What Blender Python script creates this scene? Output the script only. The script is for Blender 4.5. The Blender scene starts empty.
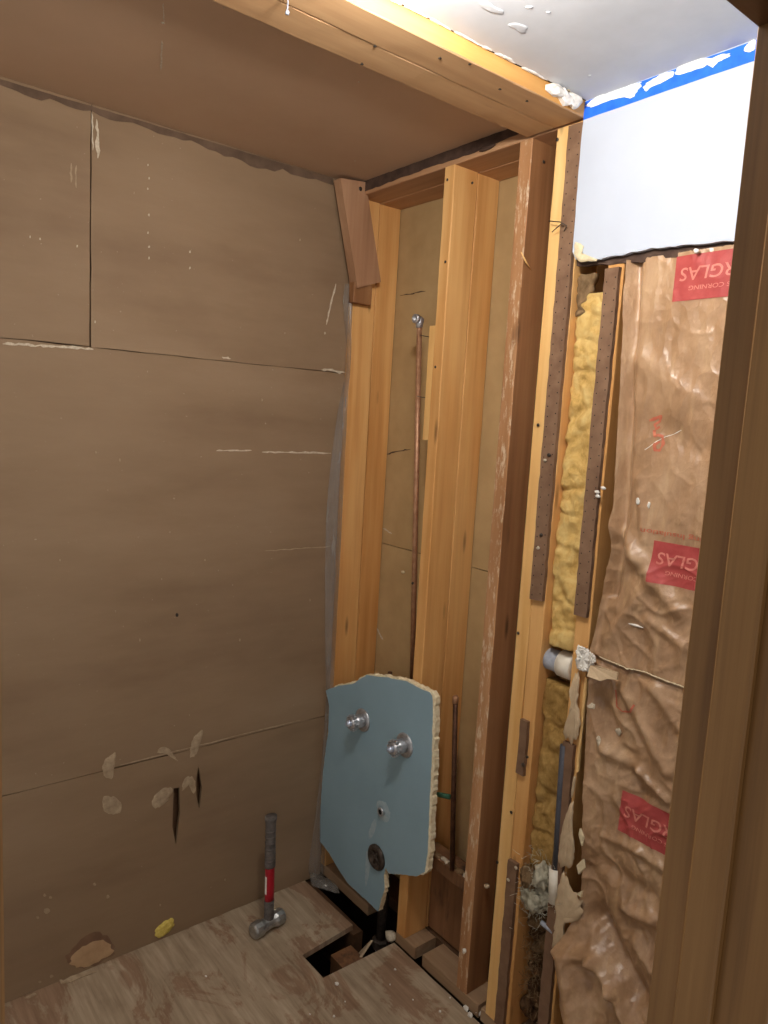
import bpy, bmesh, math, random
from mathutils import Vector, Matrix, noise
from mathutils.geometry import tessellate_polygon

random.seed(7)
S = bpy.context.scene
COL = S.collection

# ------------------------------------------------------------------ camera
F_PX, YAW, PITCH, ROLL = 727.9, -0.89333, -0.12458, 0.05705
CAM = Vector((2.05, -1.45, 1.675))
fwd = Vector((math.sin(YAW)*math.cos(PITCH), math.cos(YAW)*math.cos(PITCH), math.sin(PITCH)))
rgt = fwd.cross(Vector((0, 0, 1))).normalized()
upv = rgt.cross(fwd)
RGT = math.cos(ROLL)*rgt + math.sin(ROLL)*upv
UPV = -math.sin(ROLL)*rgt + math.cos(ROLL)*upv
cam_data = bpy.data.cameras.new('camera')
cam_data.sensor_fit = 'VERTICAL'
cam_data.sensor_height = 32.0
cam_data.lens = F_PX/1024*32.0
cam_data.clip_start = 0.02
cam = bpy.data.objects.new('camera', cam_data)
COL.objects.link(cam)
m3 = Matrix((RGT, UPV, -fwd)).transposed()
cam.matrix_world = Matrix.Translation(CAM) @ m3.to_4x4()
S.camera = cam

# ------------------------------------------------------------------ world, lamp values, exposure
world = bpy.data.worlds.new('world')
S.world = world
world.use_nodes = True
world.node_tree.nodes['Background'].inputs[0].default_value = (1.0, 0.95, 0.89, 1)
world.node_tree.nodes['Background'].inputs[1].default_value = 0.42
LAMP_POS = Vector((1.21, -0.77, 2.34))
LAMP_STRENGTH = 325.0
LAMP_COLOR = (1.0, 0.955, 0.90)
S.view_settings.view_transform = 'Standard'
S.view_settings.look = 'None'
S.view_settings.gamma = 1.0
S.view_settings.use_curve_mapping = False
S.view_settings.exposure = 0.0

# ------------------------------------------------------------------ pixel helpers (direction only; depth comes from the plane touched)
def ray(q):
    return RGT*(q[0]-384) - UPV*(q[1]-512) + fwd*F_PX
def onx(q, x):
    r = ray(q); return CAM + r*((x-CAM.x)/r.x)
def ony(q, y):
    r = ray(q); return CAM + r*((y-CAM.y)/r.y)
def onz(q, z):
    r = ray(q); return CAM + r*((z-CAM.z)/r.z)
def crop(pts, ox, oy, s):
    return [(ox+u/s, oy+v/s) for u, v in pts]

# ------------------------------------------------------------------ materials
def lin(c):
    def g(v):
        v /= 255.0
        return v/12.92 if v <= 0.04045 else ((v+0.055)/1.055)**2.4
    return (g(c[0]), g(c[1]), g(c[2]), 1)

class NT:
    def __init__(self, name):
        self.m = bpy.data.materials.new(name); self.m.use_nodes = True
        self.t = self.m.node_tree; self.n = self.t.nodes
        self.b = self.n['Principled BSDF']
    def add(self, typ, **kw):
        nd = self.n.new(typ)
        for k, v in kw.items(): setattr(nd, k, v)
        return nd
    def link(self, a, b): self.t.links.new(a, b)
    def coords(self, scale, rnd=True):
        tc = self.add('ShaderNodeTexCoord')
        mp = self.add('ShaderNodeMapping'); mp.inputs['Scale'].default_value = scale
        src = tc.outputs['Object']
        if rnd:
            oi = self.add('ShaderNodeObjectInfo')
            ml = self.add('ShaderNodeMath', operation='MULTIPLY'); ml.inputs[1].default_value = 7.3
            self.link(oi.outputs['Random'], ml.inputs[0])
            av = self.add('ShaderNodeVectorMath', operation='ADD')
            self.link(src, av.inputs[0]); self.link(ml.outputs[0], av.inputs[1])
            src = av.outputs[0]
        self.link(src, mp.inputs[0])
        return mp.outputs[0]
    def noise(self, scale, s=1.0, detail=4, rough=0.55, rnd=True, dist=0.0):
        nz = self.add('ShaderNodeTexNoise')
        nz.inputs['Scale'].default_value = s; nz.inputs['Detail'].default_value = detail
        nz.inputs['Roughness'].default_value = rough; nz.inputs['Distortion'].default_value = dist
        self.link(self.coords(scale, rnd), nz.inputs['Vector'])
        return nz.outputs['Fac']
    def ramp(self, fac, stops, interp='LINEAR'):
        r = self.add('ShaderNodeValToRGB'); r.color_ramp.interpolation = interp
        el = r.color_ramp.elements
        while len(el) < len(stops): el.new(0.5)
        for e, (p, c) in zip(el, stops):
            e.position = p; e.color = c
        self.link(fac, r.inputs[0]); return r.outputs[0]
    def mix(self, fac, a, b, mode='MIX'):
        mx = self.add('ShaderNodeMix', data_type='RGBA', blend_type=mode)
        for sock, v in ((mx.inputs[0], fac), (mx.inputs[6], a), (mx.inputs[7], b)):
            if hasattr(v, 'type') and hasattr(v, 'is_output'): self.link(v, sock)
            else: sock.default_value = v
        return mx.outputs[2]
    def bump(self, fac, strength=0.3, dist=0.002):
        bp = self.add('ShaderNodeBump'); bp.inputs['Strength'].default_value = strength
        bp.inputs['Distance'].default_value = dist
        self.link(fac, bp.inputs['Height']); self.link(bp.outputs[0], self.b.inputs['Normal'])
    def base(self, c): 
        if hasattr(c, 'is_output'): self.link(c, self.b.inputs['Base Color'])
        else: self.b.inputs['Base Color'].default_value = c
    def set(self, **kw):
        for k, v in kw.items(): self.b.inputs[k].default_value = v
        return self

W = (0, 0, 0, 1); B1 = (1, 1, 1, 1)
def wood(name, dark, mid, light, axis='Z', rough=0.62, knots=True, residue=None, res_amt=0.5, fine=38, stain=None, spec=0.3):
    t = NT(name)
    def sc(a, b):
        return {'Z': (a, a, b), 'Y': (a, b, a), 'X': (b, a, a)}[axis]
    g = t.noise(sc(fine, 1.6), 1, 5, 0.62)
    col = t.ramp(g, [(0.28, lin(dark)), (0.5, lin(mid)), (0.72, lin(light))])
    big = t.noise(sc(7, 1.1), 1, 3)
    col = t.mix(t.ramp(big, [(0.35, (0.72, 0.70, 0.66, 1)), (0.62, B1)]), W, col, 'MIX') if False else t.mix(0.5, col, t.ramp(big, [(0.36, lin(dark)), (0.5, lin(mid)), (0.64, lin(light))]))
    if knots:
        v = t.add('ShaderNodeTexVoronoi'); v.inputs['Scale'].default_value = 1.0
        t.link(t.coords(sc(14, 3.0)), v.inputs['Vector'])
        k = t.ramp(v.outputs['Distance'], [(0.04, (0.8, 0.8, 0.8, 1)), (0.13, W)])
        dk = tuple(c*0.62 for c in dark)
        col = t.mix(k, col, lin(dk))
    if stain:
        s = t.noise(sc(10, 2.2), 1, 5, 0.7)
        col = t.mix(t.ramp(s, [(0.52, W), (0.66, B1)]), col, lin(stain))
    if residue:
        r = t.noise(sc(70, 16), 1, 6, 0.75)
        col = t.mix(t.ramp(r, [(res_amt, W), (res_amt+0.08, B1)]), col, lin(residue))
    t.base(col); t.set(Roughness=rough); t.b.inputs['Specular IOR Level'].default_value = spec
    t.bump(g, 0.25, 0.0015)
    return t.m

def mottled(name, c1, c2, scale=6, rough=0.8, bump=0.15, bscale=120, spec=0.25, stretch=(1, 1, 1), metal=0.0, c3=None, detail=5):
    t = NT(name)
    n1 = t.noise(tuple(scale*s for s in stretch), 1, detail, 0.6, rnd=False)
    st = [(0.32, lin(c1)), (0.66, lin(c2))] if c3 is None else [(0.3, lin(c1)), (0.5, lin(c2)), (0.7, lin(c3))]
    t.base(t.ramp(n1, st)); t.set(Roughness=rough, Metallic=metal)
    t.b.inputs['Specular IOR Level'].default_value = spec
    t.bump(t.noise((bscale,)*3, 1, 3, 0.6, rnd=False), bump, 0.002)
    return t.m

M = {}
M['stud'] = wood('pine_orange', (184, 126, 66), (212, 156, 92), (228, 180, 116))
M['stud_pale'] = wood('pine_pale', (204, 150, 84), (228, 180, 112), (240, 204, 142))
M['stud_brown'] = wood('pine_brown', (120, 80, 48), (150, 104, 66), (172, 126, 84), residue=(214, 190, 160), res_amt=0.70)
M['stud_dark'] = wood('pine_darkened', (92, 62, 40), (122, 84, 54), (146, 104, 70), stain=(70, 50, 38), residue=(190, 165, 140), res_amt=0.72)
M['stud_rough'] = wood('pine_plaster_residue', (146, 100, 62), (176, 128, 86), (196, 150, 108), residue=(206, 180, 148), res_amt=0.53)
M['plate'] = wood('plate_wood', (164, 122, 88), (188, 144, 104), (204, 162, 122), axis='X', knots=False)
M['header'] = wood('header_wood', (164, 124, 86), (188, 148, 106), (206, 168, 124), axis='Y', fine=30)
M['header_orange'] = wood('header_wood_orange', (182, 128, 66), (208, 154, 86), (224, 176, 108), axis='Y', fine=30)
M['block'] = wood('block_wood', (136, 98, 70), (164, 122, 90), (186, 146, 112), knots=False, residue=(205, 180, 150), res_amt=0.72)
M['oak'] = wood('oak_jamb', (92, 62, 30), (138, 99, 55), (158, 118, 70), fine=90, knots=False, rough=0.42, spec=0.4)
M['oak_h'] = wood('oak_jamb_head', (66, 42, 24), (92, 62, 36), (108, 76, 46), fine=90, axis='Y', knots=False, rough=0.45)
M['sill'] = wood('sill_wood', (120, 92, 66), (154, 124, 94), (176, 148, 118), axis='X', knots=False)
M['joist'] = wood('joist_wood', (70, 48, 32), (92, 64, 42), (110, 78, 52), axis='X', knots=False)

def lath(name, c1, c2, c3):
    t = NT(name)
    a = t.noise((1.2, 1.2, 5), 1, 6, 0.6, rnd=False)
    col = t.ramp(a, [(0.3, lin(c1)), (0.5, lin(c2)), (0.72, lin(c3))])
    b = t.noise((2.5, 2.5, 2.5), 1, 3, 0.5)
    col = t.mix(t.ramp(b, [(0.35, (0.0, 0, 0, 1)), (0.75, (0.35, 0.35, 0.35, 1))]), col, lin(c3))
    sp = t.noise((95, 95, 95), 1, 2, 0.5)
    col = t.mix(t.ramp(sp, [(0.74, W), (0.80, (0.5, 0.5, 0.5, 1))]), col, lin((190, 172, 150)))
    t.base(col); t.set(Roughness=0.72); t.b.inputs['Specular IOR Level'].default_value = 0.25
    t.bump(t.noise((70, 70, 160), 1, 4, 0.6), 0.12, 0.0015)
    return t.m
M['lath'] = lath('brown_gypsum_paper', (126, 101, 76), (138, 113, 86), (150, 125, 98))
M['lath_ceiling'] = lath('brown_gypsum_ceiling', (184, 152, 122), (194, 162, 132), (202, 170, 140))
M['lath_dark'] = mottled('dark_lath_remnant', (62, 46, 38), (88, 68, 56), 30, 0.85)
M['adhesive_shade'] = mottled('old_adhesive_and_shade', (84, 66, 52), (112, 90, 72), 14, 0.85)
M['lath_strip'] = mottled('lath_strip', (108, 80, 60), (132, 102, 78), 22, 0.8, 0.3, 200)
M['tan_back'] = mottled('tan_gypsum_back', (168, 138, 94), (188, 158, 112), 5, 0.8, 0.1, 90)
M['core'] = mottled('gypsum_core', (222, 200, 158), (248, 236, 202), 90, 0.95, 0.8, 160)
M['plaster'] = mottled('white_plaster', (214, 206, 192), (244, 240, 232), 60, 0.9, 0.6, 140)
M['smear'] = mottled('plaster_smear', (148, 126, 100), (184, 162, 132), 50, 0.9, 0.3, 200)
M['scuff'] = mottled('pale_scuff', (176, 160, 136), (214, 200, 176), 120, 0.9, 0.3, 200)
M['white_wall'] = mottled('white_painted_wall', (184, 190, 201), (192, 198, 208), 3, 0.55, 0.05, 60)
M['white_ceiling'] = mottled('white_painted_ceiling', (192, 194, 197), (208, 210, 213), 4, 0.6, 0.1, 40)
M['blue_tape'] = mottled('blue_painters_tape', (34, 100, 226), (44, 116, 240), 40, 0.6, 0.2, 200)
M['white_paint'] = mottled('dried_white_paint', (236, 237, 240), (250, 250, 250), 40, 0.5, 0.3, 150)
M['compound'] = mottled('tan_joint_compound', (184, 158, 126), (200, 176, 142), 24, 0.8, 0.4, 160)
M['greenboard'] = mottled('blue_green_board_face', (138, 164, 174), (146, 172, 182), 4, 0.55, 0.04, 80)
M['chalk'] = mottled('chalky_mark', (150, 172, 180), (176, 190, 192), 60, 0.9, 0.1, 150)
M['chrome'] = mottled('dull_chrome', (168, 168, 170), (220, 220, 222), 60, 0.36, 0.1, 200, metal=0.8, spec=0.5)
M['metal_dark'] = mottled('dark_metal', (58, 50, 44), (98, 86, 76), 50, 0.55, 0.4, 150, metal=0.6)
M['steel'] = mottled('hammer_steel', (150, 150, 148), (206, 206, 202), 50, 0.42, 0.2, 150, metal=0.85, spec=0.5)
M['rubber'] = mottled('grey_rubber_grip', (78, 72, 68), (112, 104, 98), 60, 0.7, 0.3, 220)
M['red'] = mottled('red_handle', (150, 24, 36), (176, 34, 46), 40, 0.5, 0.1, 150)
M['black'] = mottled('black_rubber', (18, 17, 16), (38, 35, 33), 60, 0.7, 0.4, 160)
M['copper'] = mottled('dull_copper', (158, 112, 80), (186, 142, 108), 60, 0.45, 0.15, 150, metal=0.35, spec=0.5)
M['copper_dark'] = mottled('tarnished_copper', (66, 42, 30), (98, 66, 48), 60, 0.55, 0.3, 150, metal=0.5)
M['verdigris'] = mottled('green_corroded_brass', (44, 92, 72), (90, 128, 96), 90, 0.6, 0.3, 150, metal=0.4)
M['pvc'] = mottled('white_pvc', (222, 212, 192), (236, 228, 212), 30, 0.4, 0.05, 100)
M['pvc_grey'] = mottled('grey_pipe', (138, 142, 152), (176, 178, 184), 40, 0.45, 0.1, 100)
M['conduit'] = mottled('dark_grey_pipe', (60, 60, 66), (82, 82, 88), 30, 0.5, 0.1, 100)
M['yellow'] = mottled('yellow_foam_bit', (196, 168, 70), (226, 204, 112), 120, 0.95, 0.6, 200)
M['tear'] = mottled('torn_brown_paper', (172, 138, 102), (190, 156, 118), 30, 0.9, 0.3, 150)
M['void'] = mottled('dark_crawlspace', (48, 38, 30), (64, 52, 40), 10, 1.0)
M['nail'] = mottled('nail_steel', (60, 52, 46), (96, 88, 80), 90, 0.5, 0.2, 150, metal=0.7)
M['nail_bright'] = mottled('bright_nail', (180, 190, 210), (214, 222, 236), 90, 0.3, 0.1, 150, metal=0.6)
M['hole'] = mottled('hole_dark', (30, 22, 17), (42, 32, 25), 60, 1.0)
M['red_print'] = mottled('red_print', (160, 62, 60), (176, 78, 72), 30, 0.45, 0.2, 120)
M['red_faint'] = mottled('faint_red_print', (178, 92, 70), (196, 116, 86), 60, 0.5, 0.2, 120)
M['pale_print'] = mottled('pale_letter', (196, 112, 100), (210, 134, 116), 60, 0.5, 0.1, 120)
M['cream'] = mottled('cream_paper_fragment', (206, 186, 146), (230, 214, 178), 60, 0.9, 0.3, 150)
M['globe'] = None

def plywood():
    t = NT('plywood_subfloor')
    g = t.noise((5, 60, 5), 1, 5, 0.6)
    col = t.ramp(g, [(0.3, lin((146, 126, 102))), (0.5, lin((166, 146, 120))), (0.72, lin((186, 166, 140)))])
    p = t.noise((3.2, 5.5, 3), 1, 7, 0.68, dist=0.6)
    col = t.mix(t.ramp(p, [(0.51, W), (0.56, (0.85, 0.85, 0.85, 1))]), col, t.ramp(g, [(0.3, lin((126, 96, 72))), (0.7, lin((156, 124, 98)))]))
    d = t.noise((2, 2, 2), 1, 5, 0.7)
    col = t.mix(t.ramp(d, [(0.55, W), (0.75, (0.55, 0.55, 0.55, 1))]), col, lin((112, 92, 72)))
    t.base(col); t.set(Roughness=0.78); t.b.inputs['Specular IOR Level'].default_value = 0.2
    t.bump(g, 0.25, 0.002); return t.m
M['plywood'] = plywood()

def kraft():
    t = NT('kraft_paper')
    a = t.noise((9, 9, 5), 1, 6, 0.65, rnd=False)
    col = t.ramp(a, [(0.3, lin((138, 104, 72))), (0.5, lin((168, 131, 96))), (0.72, lin((194, 160, 124)))])
    s = t.noise((55, 55, 7), 1, 4, 0.6, rnd=False)
    col = t.mix(t.ramp(s, [(0.55, W), (0.8, (0.5, 0.5, 0.5, 1))]), col, lin((206, 172, 128)))
    t.base(col); t.set(Roughness=0.33); t.b.inputs['Specular IOR Level'].default_value = 0.6
    v = t.add('ShaderNodeTexVoronoi'); v.feature = 'F1'; v.inputs['Scale'].default_value = 1.0
    nz = t.add('ShaderNodeTexNoise'); nz.inputs['Scale'].default_value = 14.0; nz.inputs['Detail'].default_value = 3
    cc = t.coords((1, 1, 1), False); t.link(cc, nz.inputs['Vector'])
    sm = t.add('ShaderNodeVectorMath', operation='MULTIPLY_ADD'); t.link(nz.outputs['Color'], sm.inputs[0]); sm.inputs[1].default_value = (0.05, 0.05, 0.05); t.link(cc, sm.inputs[2])
    mp = t.add('ShaderNodeMapping'); mp.inputs['Scale'].default_value = (34, 20, 17); t.link(sm.outputs[0], mp.inputs[0]); t.link(mp.outputs[0], v.inputs['Vector'])
    n4 = t.noise((60, 60, 30), 1, 4, 0.6, rnd=False)
    ad = t.add('ShaderNodeMath', operation='MULTIPLY_ADD'); t.link(n4, ad.inputs[0]); ad.inputs[1].default_value = 0.5; t.link(v.outputs['Distance'], ad.inputs[2])
    t.bump(ad.outputs[0], 0.55, 0.008); return t.m
M['kraft'] = kraft()

def fiberglass(name, cols, rough=1.0):
    t = NT(name)
    a = t.noise((26, 26, 20), 1, 6, 0.7, rnd=False, dist=0.8)
    col = t.ramp(a, [(0.25, lin(cols[0])), (0.45, lin(cols[1])), (0.7, lin(cols[2]))])
    t.base(col); t.set(Roughness=rough); t.b.inputs['Specular IOR Level'].default_value = 0.1
    t.bump(t.noise((110, 110, 70), 1, 6, 0.75, rnd=False, dist=1.5), 0.9, 0.008); return t.m
M['glass_yellow'] = fiberglass('yellow_fiberglass', ((190, 146, 78), (228, 186, 110), (242, 212, 142)))
M['glass_low'] = fiberglass('soiled_yellow_fiberglass', ((112, 82, 42), (172, 134, 74), (204, 166, 102)))
M['glass_dirty'] = fiberglass('dirty_fiberglass', ((96, 74, 50), (140, 112, 80), (170, 142, 106)))
M['fluff'] = fiberglass('white_fluff', ((150, 140, 118), (206, 198, 172), (240, 234, 214)))
M['debris'] = fiberglass('brown_debris', ((58, 42, 30), (96, 70, 48), (134, 100, 70)))

def poly():
    t = NT('clear_plastic_sheet')
    t.b.inputs['Base Color'].default_value = lin((160, 152, 142))
    t.set(Roughness=0.3); t.b.inputs['Specular IOR Level'].default_value = 0.5
    t.bump(t.noise((40, 40, 8), 1, 4, 0.6, rnd=False), 0.4, 0.004)
    tr = t.add('ShaderNodeBsdfTransparent'); mx = t.add('ShaderNodeMixShader')
    out = t.n['Material Output']
    n1 = t.noise((60, 60, 7), 1, 5, 0.6, rnd=False)
    f = t.ramp(n1, [(0.3, (0.22, 0.22, 0.22, 1)), (0.7, (0.55, 0.55, 0.55, 1))])
    t.link(f, mx.inputs[0]); t.link(tr.outputs[0], mx.inputs[1]); t.link(t.b.outputs[0], mx.inputs[2])
    t.link(mx.outputs[0], out.inputs[0]); return t.m
M['poly'] = poly()

# ------------------------------------------------------------------ object helpers
def empty(name, loc, label=None, cat=None, group=None, kind=None):
    o = bpy.data.objects.new(name, None); COL.objects.link(o)
    o.location = loc; o.empty_display_size = 0.05
    tag(o, label, cat, group, kind); return o
def tag(o, label=None, cat=None, group=None, kind=None):
    for k, v in (('label', label), ('category', cat), ('group', group), ('kind', kind)):
        if v: o[k] = v
    return o
def offset_of(o):
    v = Vector(o.location); p = o.parent
    while p: v += Vector(p.location); p = p.parent
    return v
def obj(name, verts, faces, mat, parent=None, smooth=False, origin=None):
    vs = [Vector(v) for v in verts]
    if origin is None:
        lo = Vector([min(v[i] for v in vs) for i in range(3)]); hi = Vector([max(v[i] for v in vs) for i in range(3)])
        origin = Vector(((lo.x+hi.x)/2, (lo.y+hi.y)/2, lo.z))
    origin = Vector(origin)
    me = bpy.data.meshes.new(name)
    me.from_pydata([v-origin for v in vs], [], faces)
    bm = bmesh.new(); bm.from_mesh(me)
    bmesh.ops.recalc_face_normals(bm, faces=bm.faces[:]); bm.to_mesh(me); bm.free()
    me.materials.append(mat)
    if smooth:
        for p in me.polygons: p.use_smooth = True
    o = bpy.data.objects.new(name, me); COL.objects.link(o)
    if parent:
        o.parent = parent; o.location = origin-offset_of(parent)
    else: o.location = origin
    return o

def lumber_mesh(lo, hi, axis=2, seg=14, cham=0.0022, jit=0.0006, seed=0):
    """a sawn board: chamfered section swept along its axis with slight unevenness"""
    rnd = random.Random(seed+int(lo[0]*1000)+int(hi[2]*777))
    a, b = [i for i in range(3) if i != axis]
    sec = [(lo[a]+cham, lo[b]), (hi[a]-cham, lo[b]), (hi[a], lo[b]+cham), (hi[a], hi[b]-cham),
           (hi[a]-cham, hi[b]), (lo[a]+cham, hi[b]), (lo[a], hi[b]-cham), (lo[a], lo[b]+cham)]
    V, Fs = [], []
    for k in range(seg+1):
        t = lo[axis]+(hi[axis]-lo[axis])*k/seg
        for (u, w) in sec:
            v = [0, 0, 0]; v[axis] = t; v[a] = u+rnd.uniform(-jit, jit); v[b] = w+rnd.uniform(-jit, jit)
            V.append(v)
    for k in range(seg):
        for i in range(8):
            j = (i+1) % 8
            Fs.append((k*8+i, k*8+j, k*8+8+j, k*8+8+i))
    Fs.append(tuple(range(7, -1, -1))); Fs.append(tuple(seg*8+i for i in range(8)))
    return V, Fs
def lumber(name, lo, hi, mat, parent=None, axis=2, seg=14, cham=0.0022, jit=0.0006):
    V, Fs = lumber_mesh(lo, hi, axis, seg, cham, jit)
    return obj(name, V, Fs, mat, parent)

def slab(name, outer, depth, mat, parent=None, holes=(), smooth=False, back=None):
    """outer: 3D outline points; depth: vector to the back face; holes: lists of 3D points"""
    loops = [[Vector(p) for p in outer]]+[[Vector(p) for p in h] for h in holes]
    flat = [p for l in loops for p in l]; n = len(flat); d = Vector(depth)
    tris = tessellate_polygon(loops)
    V = flat+[p+d for p in flat]; Fs = []
    for t in tris:
        Fs.append(tuple(t)); Fs.append(tuple(i+n for i in reversed(t)))
    s = 0
    for l in loops:
        m = len(l)
        for i in range(m):
            j = (i+1) % m; Fs.append((s+i, s+j, s+j+n, s+i+n))
        s += m
    return obj(name, V, Fs, mat, parent)

def jag(pts, step=0.012, amp=0.002, seed=1, closed=True):
    rnd = random.Random(seed); out = []
    P = [Vector(p) for p in pts]; n = len(P)
    for i in range(n if closed else n-1):
        a, b = P[i], P[(i+1) % n]; L = (b-a).length; k = max(1, int(L/step))
        for q in range(k):
            p = a.lerp(b, q/k)
            p += Vector((rnd.uniform(-amp, amp), rnd.uniform(-amp, amp), rnd.uniform(-amp, amp)))
            out.append(p)
    if not closed: out.append(P[-1])
    return out
def flat_axis(pts, axis, val):
    o = []
    for p in pts:
        q = Vector(p); q[axis] = val; o.append(q)
    return o

def tube(name, pts, r, mat, parent=None, n=14, caps=True, smooth=True):
    V, Fs = tube_mesh(pts, r, n, caps); return obj(name, V, Fs, mat, parent, smooth)
def tube_mesh(pts, r, n=14, caps=True):
    P = [Vector(p) for p in pts]; rs = r if isinstance(r, (list, tuple)) else [r]*len(P)
    V, Fs = [], []; up = None
    for i, p in enumerate(P):
        d = (P[min(i+1, len(P)-1)]-P[max(i-1, 0)])
        if d.length < 1e-9: d = P[-1]-P[0]
        d.normalize()
        if up is None: up = d.orthogonal().normalized()
        up = (up-d*up.dot(d)).normalized(); s = d.cross(up)
        for k in range(n):
            a = 2*math.pi*k/n; V.append(p+(up*math.cos(a)+s*math.sin(a))*rs[i])
    for i in range(len(P)-1):
        for k in range(n):
            j = (k+1) % n; Fs.append((i*n+k, i*n+j, i*n+n+j, i*n+n+k))
    if caps:
        Fs.append(tuple(range(n-1, -1, -1))); Fs.append(tuple((len(P)-1)*n+k for k in range(n)))
    return V, Fs
def lathe(name, p0, d, prof, mat, parent=None, n=20, smooth=True):
    """prof: list of (distance along d, radius)"""
    d = Vector(d).normalized(); p0 = Vector(p0); up = d.orthogonal().normalized(); s = d.cross(up)
    V, Fs = [], []
    for t, r in prof:
        for k in range(n):
            a = 2*math.pi*k/n; V.append(p0+d*t+(up*math.cos(a)+s*math.sin(a))*r)
    for i in range(len(prof)-1):
        for k in range(n):
            j = (k+1) % n; Fs.append((i*n+k, i*n+j, i*n+n+j, i*n+n+k))
    Fs.append(tuple(range(n-1, -1, -1))); Fs.append(tuple((len(prof)-1)*n+k for k in range(n)))
    return obj(name, V, Fs, mat, parent, smooth)
def lump(name, c, r, mat, parent=None, sub=2, amp=0.35, freq=2.0, seed=0, smooth=True):
    bm = bmesh.new(); bmesh.ops.create_icosphere(bm, subdivisions=sub, radius=1.0)
    V = []
    for v in bm.verts:
        k = 1+amp*noise.noise(v.co*freq+Vector((seed*3.7, seed*1.3, 0)))+amp*0.5*noise.noise(v.co*freq*2.7+Vector((0, seed, 5)))
        V.append(Vector(c)+Vector((v.co.x*r[0]*k, v.co.y*r[1]*k, v.co.z*r[2]*k)))
    bm.verts.ensure_lookup_table(); Fs = [tuple(v.index for v in f.verts) for f in bm.faces]; bm.free()
    return obj(name, V, Fs, mat, parent, smooth)
def relief(name, pts, nrm, h, mat, parent=None, seed=0, cuts=2):
    """a low dab with an outline: domed slightly, its back on the surface"""
    P = [Vector(p) for p in pts]
    for _ in range(2 if len(P) < 40 else 0):
        P = [q for a, b in zip(P, P[1:]+P[:1]) for q in (a.lerp(b, .25), a.lerp(b, .75))]
    nrm = Vector(nrm); c = sum(P, Vector())/len(P)
    P = [c+(p-c)*(1+0.16*noise.noise(p*130+Vector((seed*2.1, 3, 1)))+0.10*noise.noise(p*420)) for p in P]
    V, Fs = [], []; n = len(P)
    for (s, hh) in ((1.0, 0.0), (0.93, h*0.7), (0.6, h), (0.25, h*0.9)):
        for i, p in enumerate(P):
            V.append(c+(p-c)*s+nrm*(hh*(1+0.4*noise.noise(p*60+Vector((seed, 0, 0)))) if hh else 0))
    V.append(c+nrm*h)
    for r in range(3):
        for i in range(n):
            j = (i+1) % n; Fs.append((r*n+i, r*n+j, r*n+n+j, r*n+n+i))
    for i in range(n): Fs.append((3*n+i, 3*n+(i+1) % n, 4*n))
    return obj(name, V, Fs, mat, parent, True)

CEIL = 2.438; HB = 2.395; SILL = 0.041

# ================================================================== SETTING
# ---- floor
floor = empty('floor', (0.8, -0.8, 0), 'bare plywood subfloor with a cut out hole beside the hanging board', 'floor', kind='structure')
outer = [(-0.02, -1.62, 0), (1.70, -1.62, 0), (1.70, -0.006, 0)]
edge = jag([(1.70, -0.003, 0), (0.43, -0.003, 0)], 0.03, 0.002, 3, False)
outer = outer[:2]+[Vector((p.x, p.y, 0)) for p in edge]
outer += [(0.425, -0.275, 0), (0.31, -0.277, 0), (0.288, -0.065, 0), (-0.02, -0.072, 0)]
slab('plywood_sheet', outer, (0, 0, -0.018), M['plywood'], floor)
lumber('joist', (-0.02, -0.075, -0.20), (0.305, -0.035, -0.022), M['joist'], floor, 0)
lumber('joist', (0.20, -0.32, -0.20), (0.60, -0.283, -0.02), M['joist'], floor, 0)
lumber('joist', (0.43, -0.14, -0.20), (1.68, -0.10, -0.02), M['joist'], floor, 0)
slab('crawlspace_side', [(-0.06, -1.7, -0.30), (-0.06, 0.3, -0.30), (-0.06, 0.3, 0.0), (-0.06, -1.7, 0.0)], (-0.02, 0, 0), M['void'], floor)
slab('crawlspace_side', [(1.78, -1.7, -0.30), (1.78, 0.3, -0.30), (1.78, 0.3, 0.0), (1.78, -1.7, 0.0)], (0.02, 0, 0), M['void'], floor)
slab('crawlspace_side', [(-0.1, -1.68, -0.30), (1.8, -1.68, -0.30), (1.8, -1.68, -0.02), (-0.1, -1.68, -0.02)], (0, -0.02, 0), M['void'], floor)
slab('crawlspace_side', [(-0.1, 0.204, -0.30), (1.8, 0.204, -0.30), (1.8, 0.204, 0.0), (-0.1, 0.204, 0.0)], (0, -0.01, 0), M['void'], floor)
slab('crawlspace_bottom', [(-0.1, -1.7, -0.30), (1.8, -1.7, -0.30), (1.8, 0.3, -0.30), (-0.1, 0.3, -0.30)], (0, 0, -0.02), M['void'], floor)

# ---- left wall
wl = empty('wall_left', (0, -0.8, 0), 'brown gypsum panel wall with seams, scuffs and plaster smears', 'wall', kind='structure')
def panel(y0, y1, z0, z1, seed, holes=(), mat='lath'):
    P = jag([(0, y0, z0), (0, y1, z0), (0, y1, z1), (0, y0, z1)], 0.05, 0.0012, seed)
    return slab('gypsum_panel', flat_axis(P, 0, 0.0), (-0.012, 0, 0), M[mat], wl, holes)
g1 = [onx(q, 0) for q in crop([(545, 425), (550, 560), (527, 740), (507, 640), (514, 430)], 80, 710, 5.486)]
g2 = [onx(q, 0) for q in crop([(650, 310), (670, 420), (655, 545), (638, 470), (638, 380)], 80, 710, 5.486)]
pTL = panel(-1.62, -0.8425, 1.8275, CEIL, 1)
pTR = panel(-0.8385, -0.004, 1.8265, CEIL, 2)
pM = panel(-1.62, -0.004, 0.617, 1.8245, 3)
pL = panel(-1.62, -0.006, 0.001, 0.6145, 4, [g1, g2])
slab('wall_backing', [(-0.03, -1.62, 0), (-0.03, 0.2, 0), (-0.03, 0.2, CEIL), (-0.03, -1.62, CEIL)], (-0.02, 0, 0), M['joist'], wl)

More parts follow.
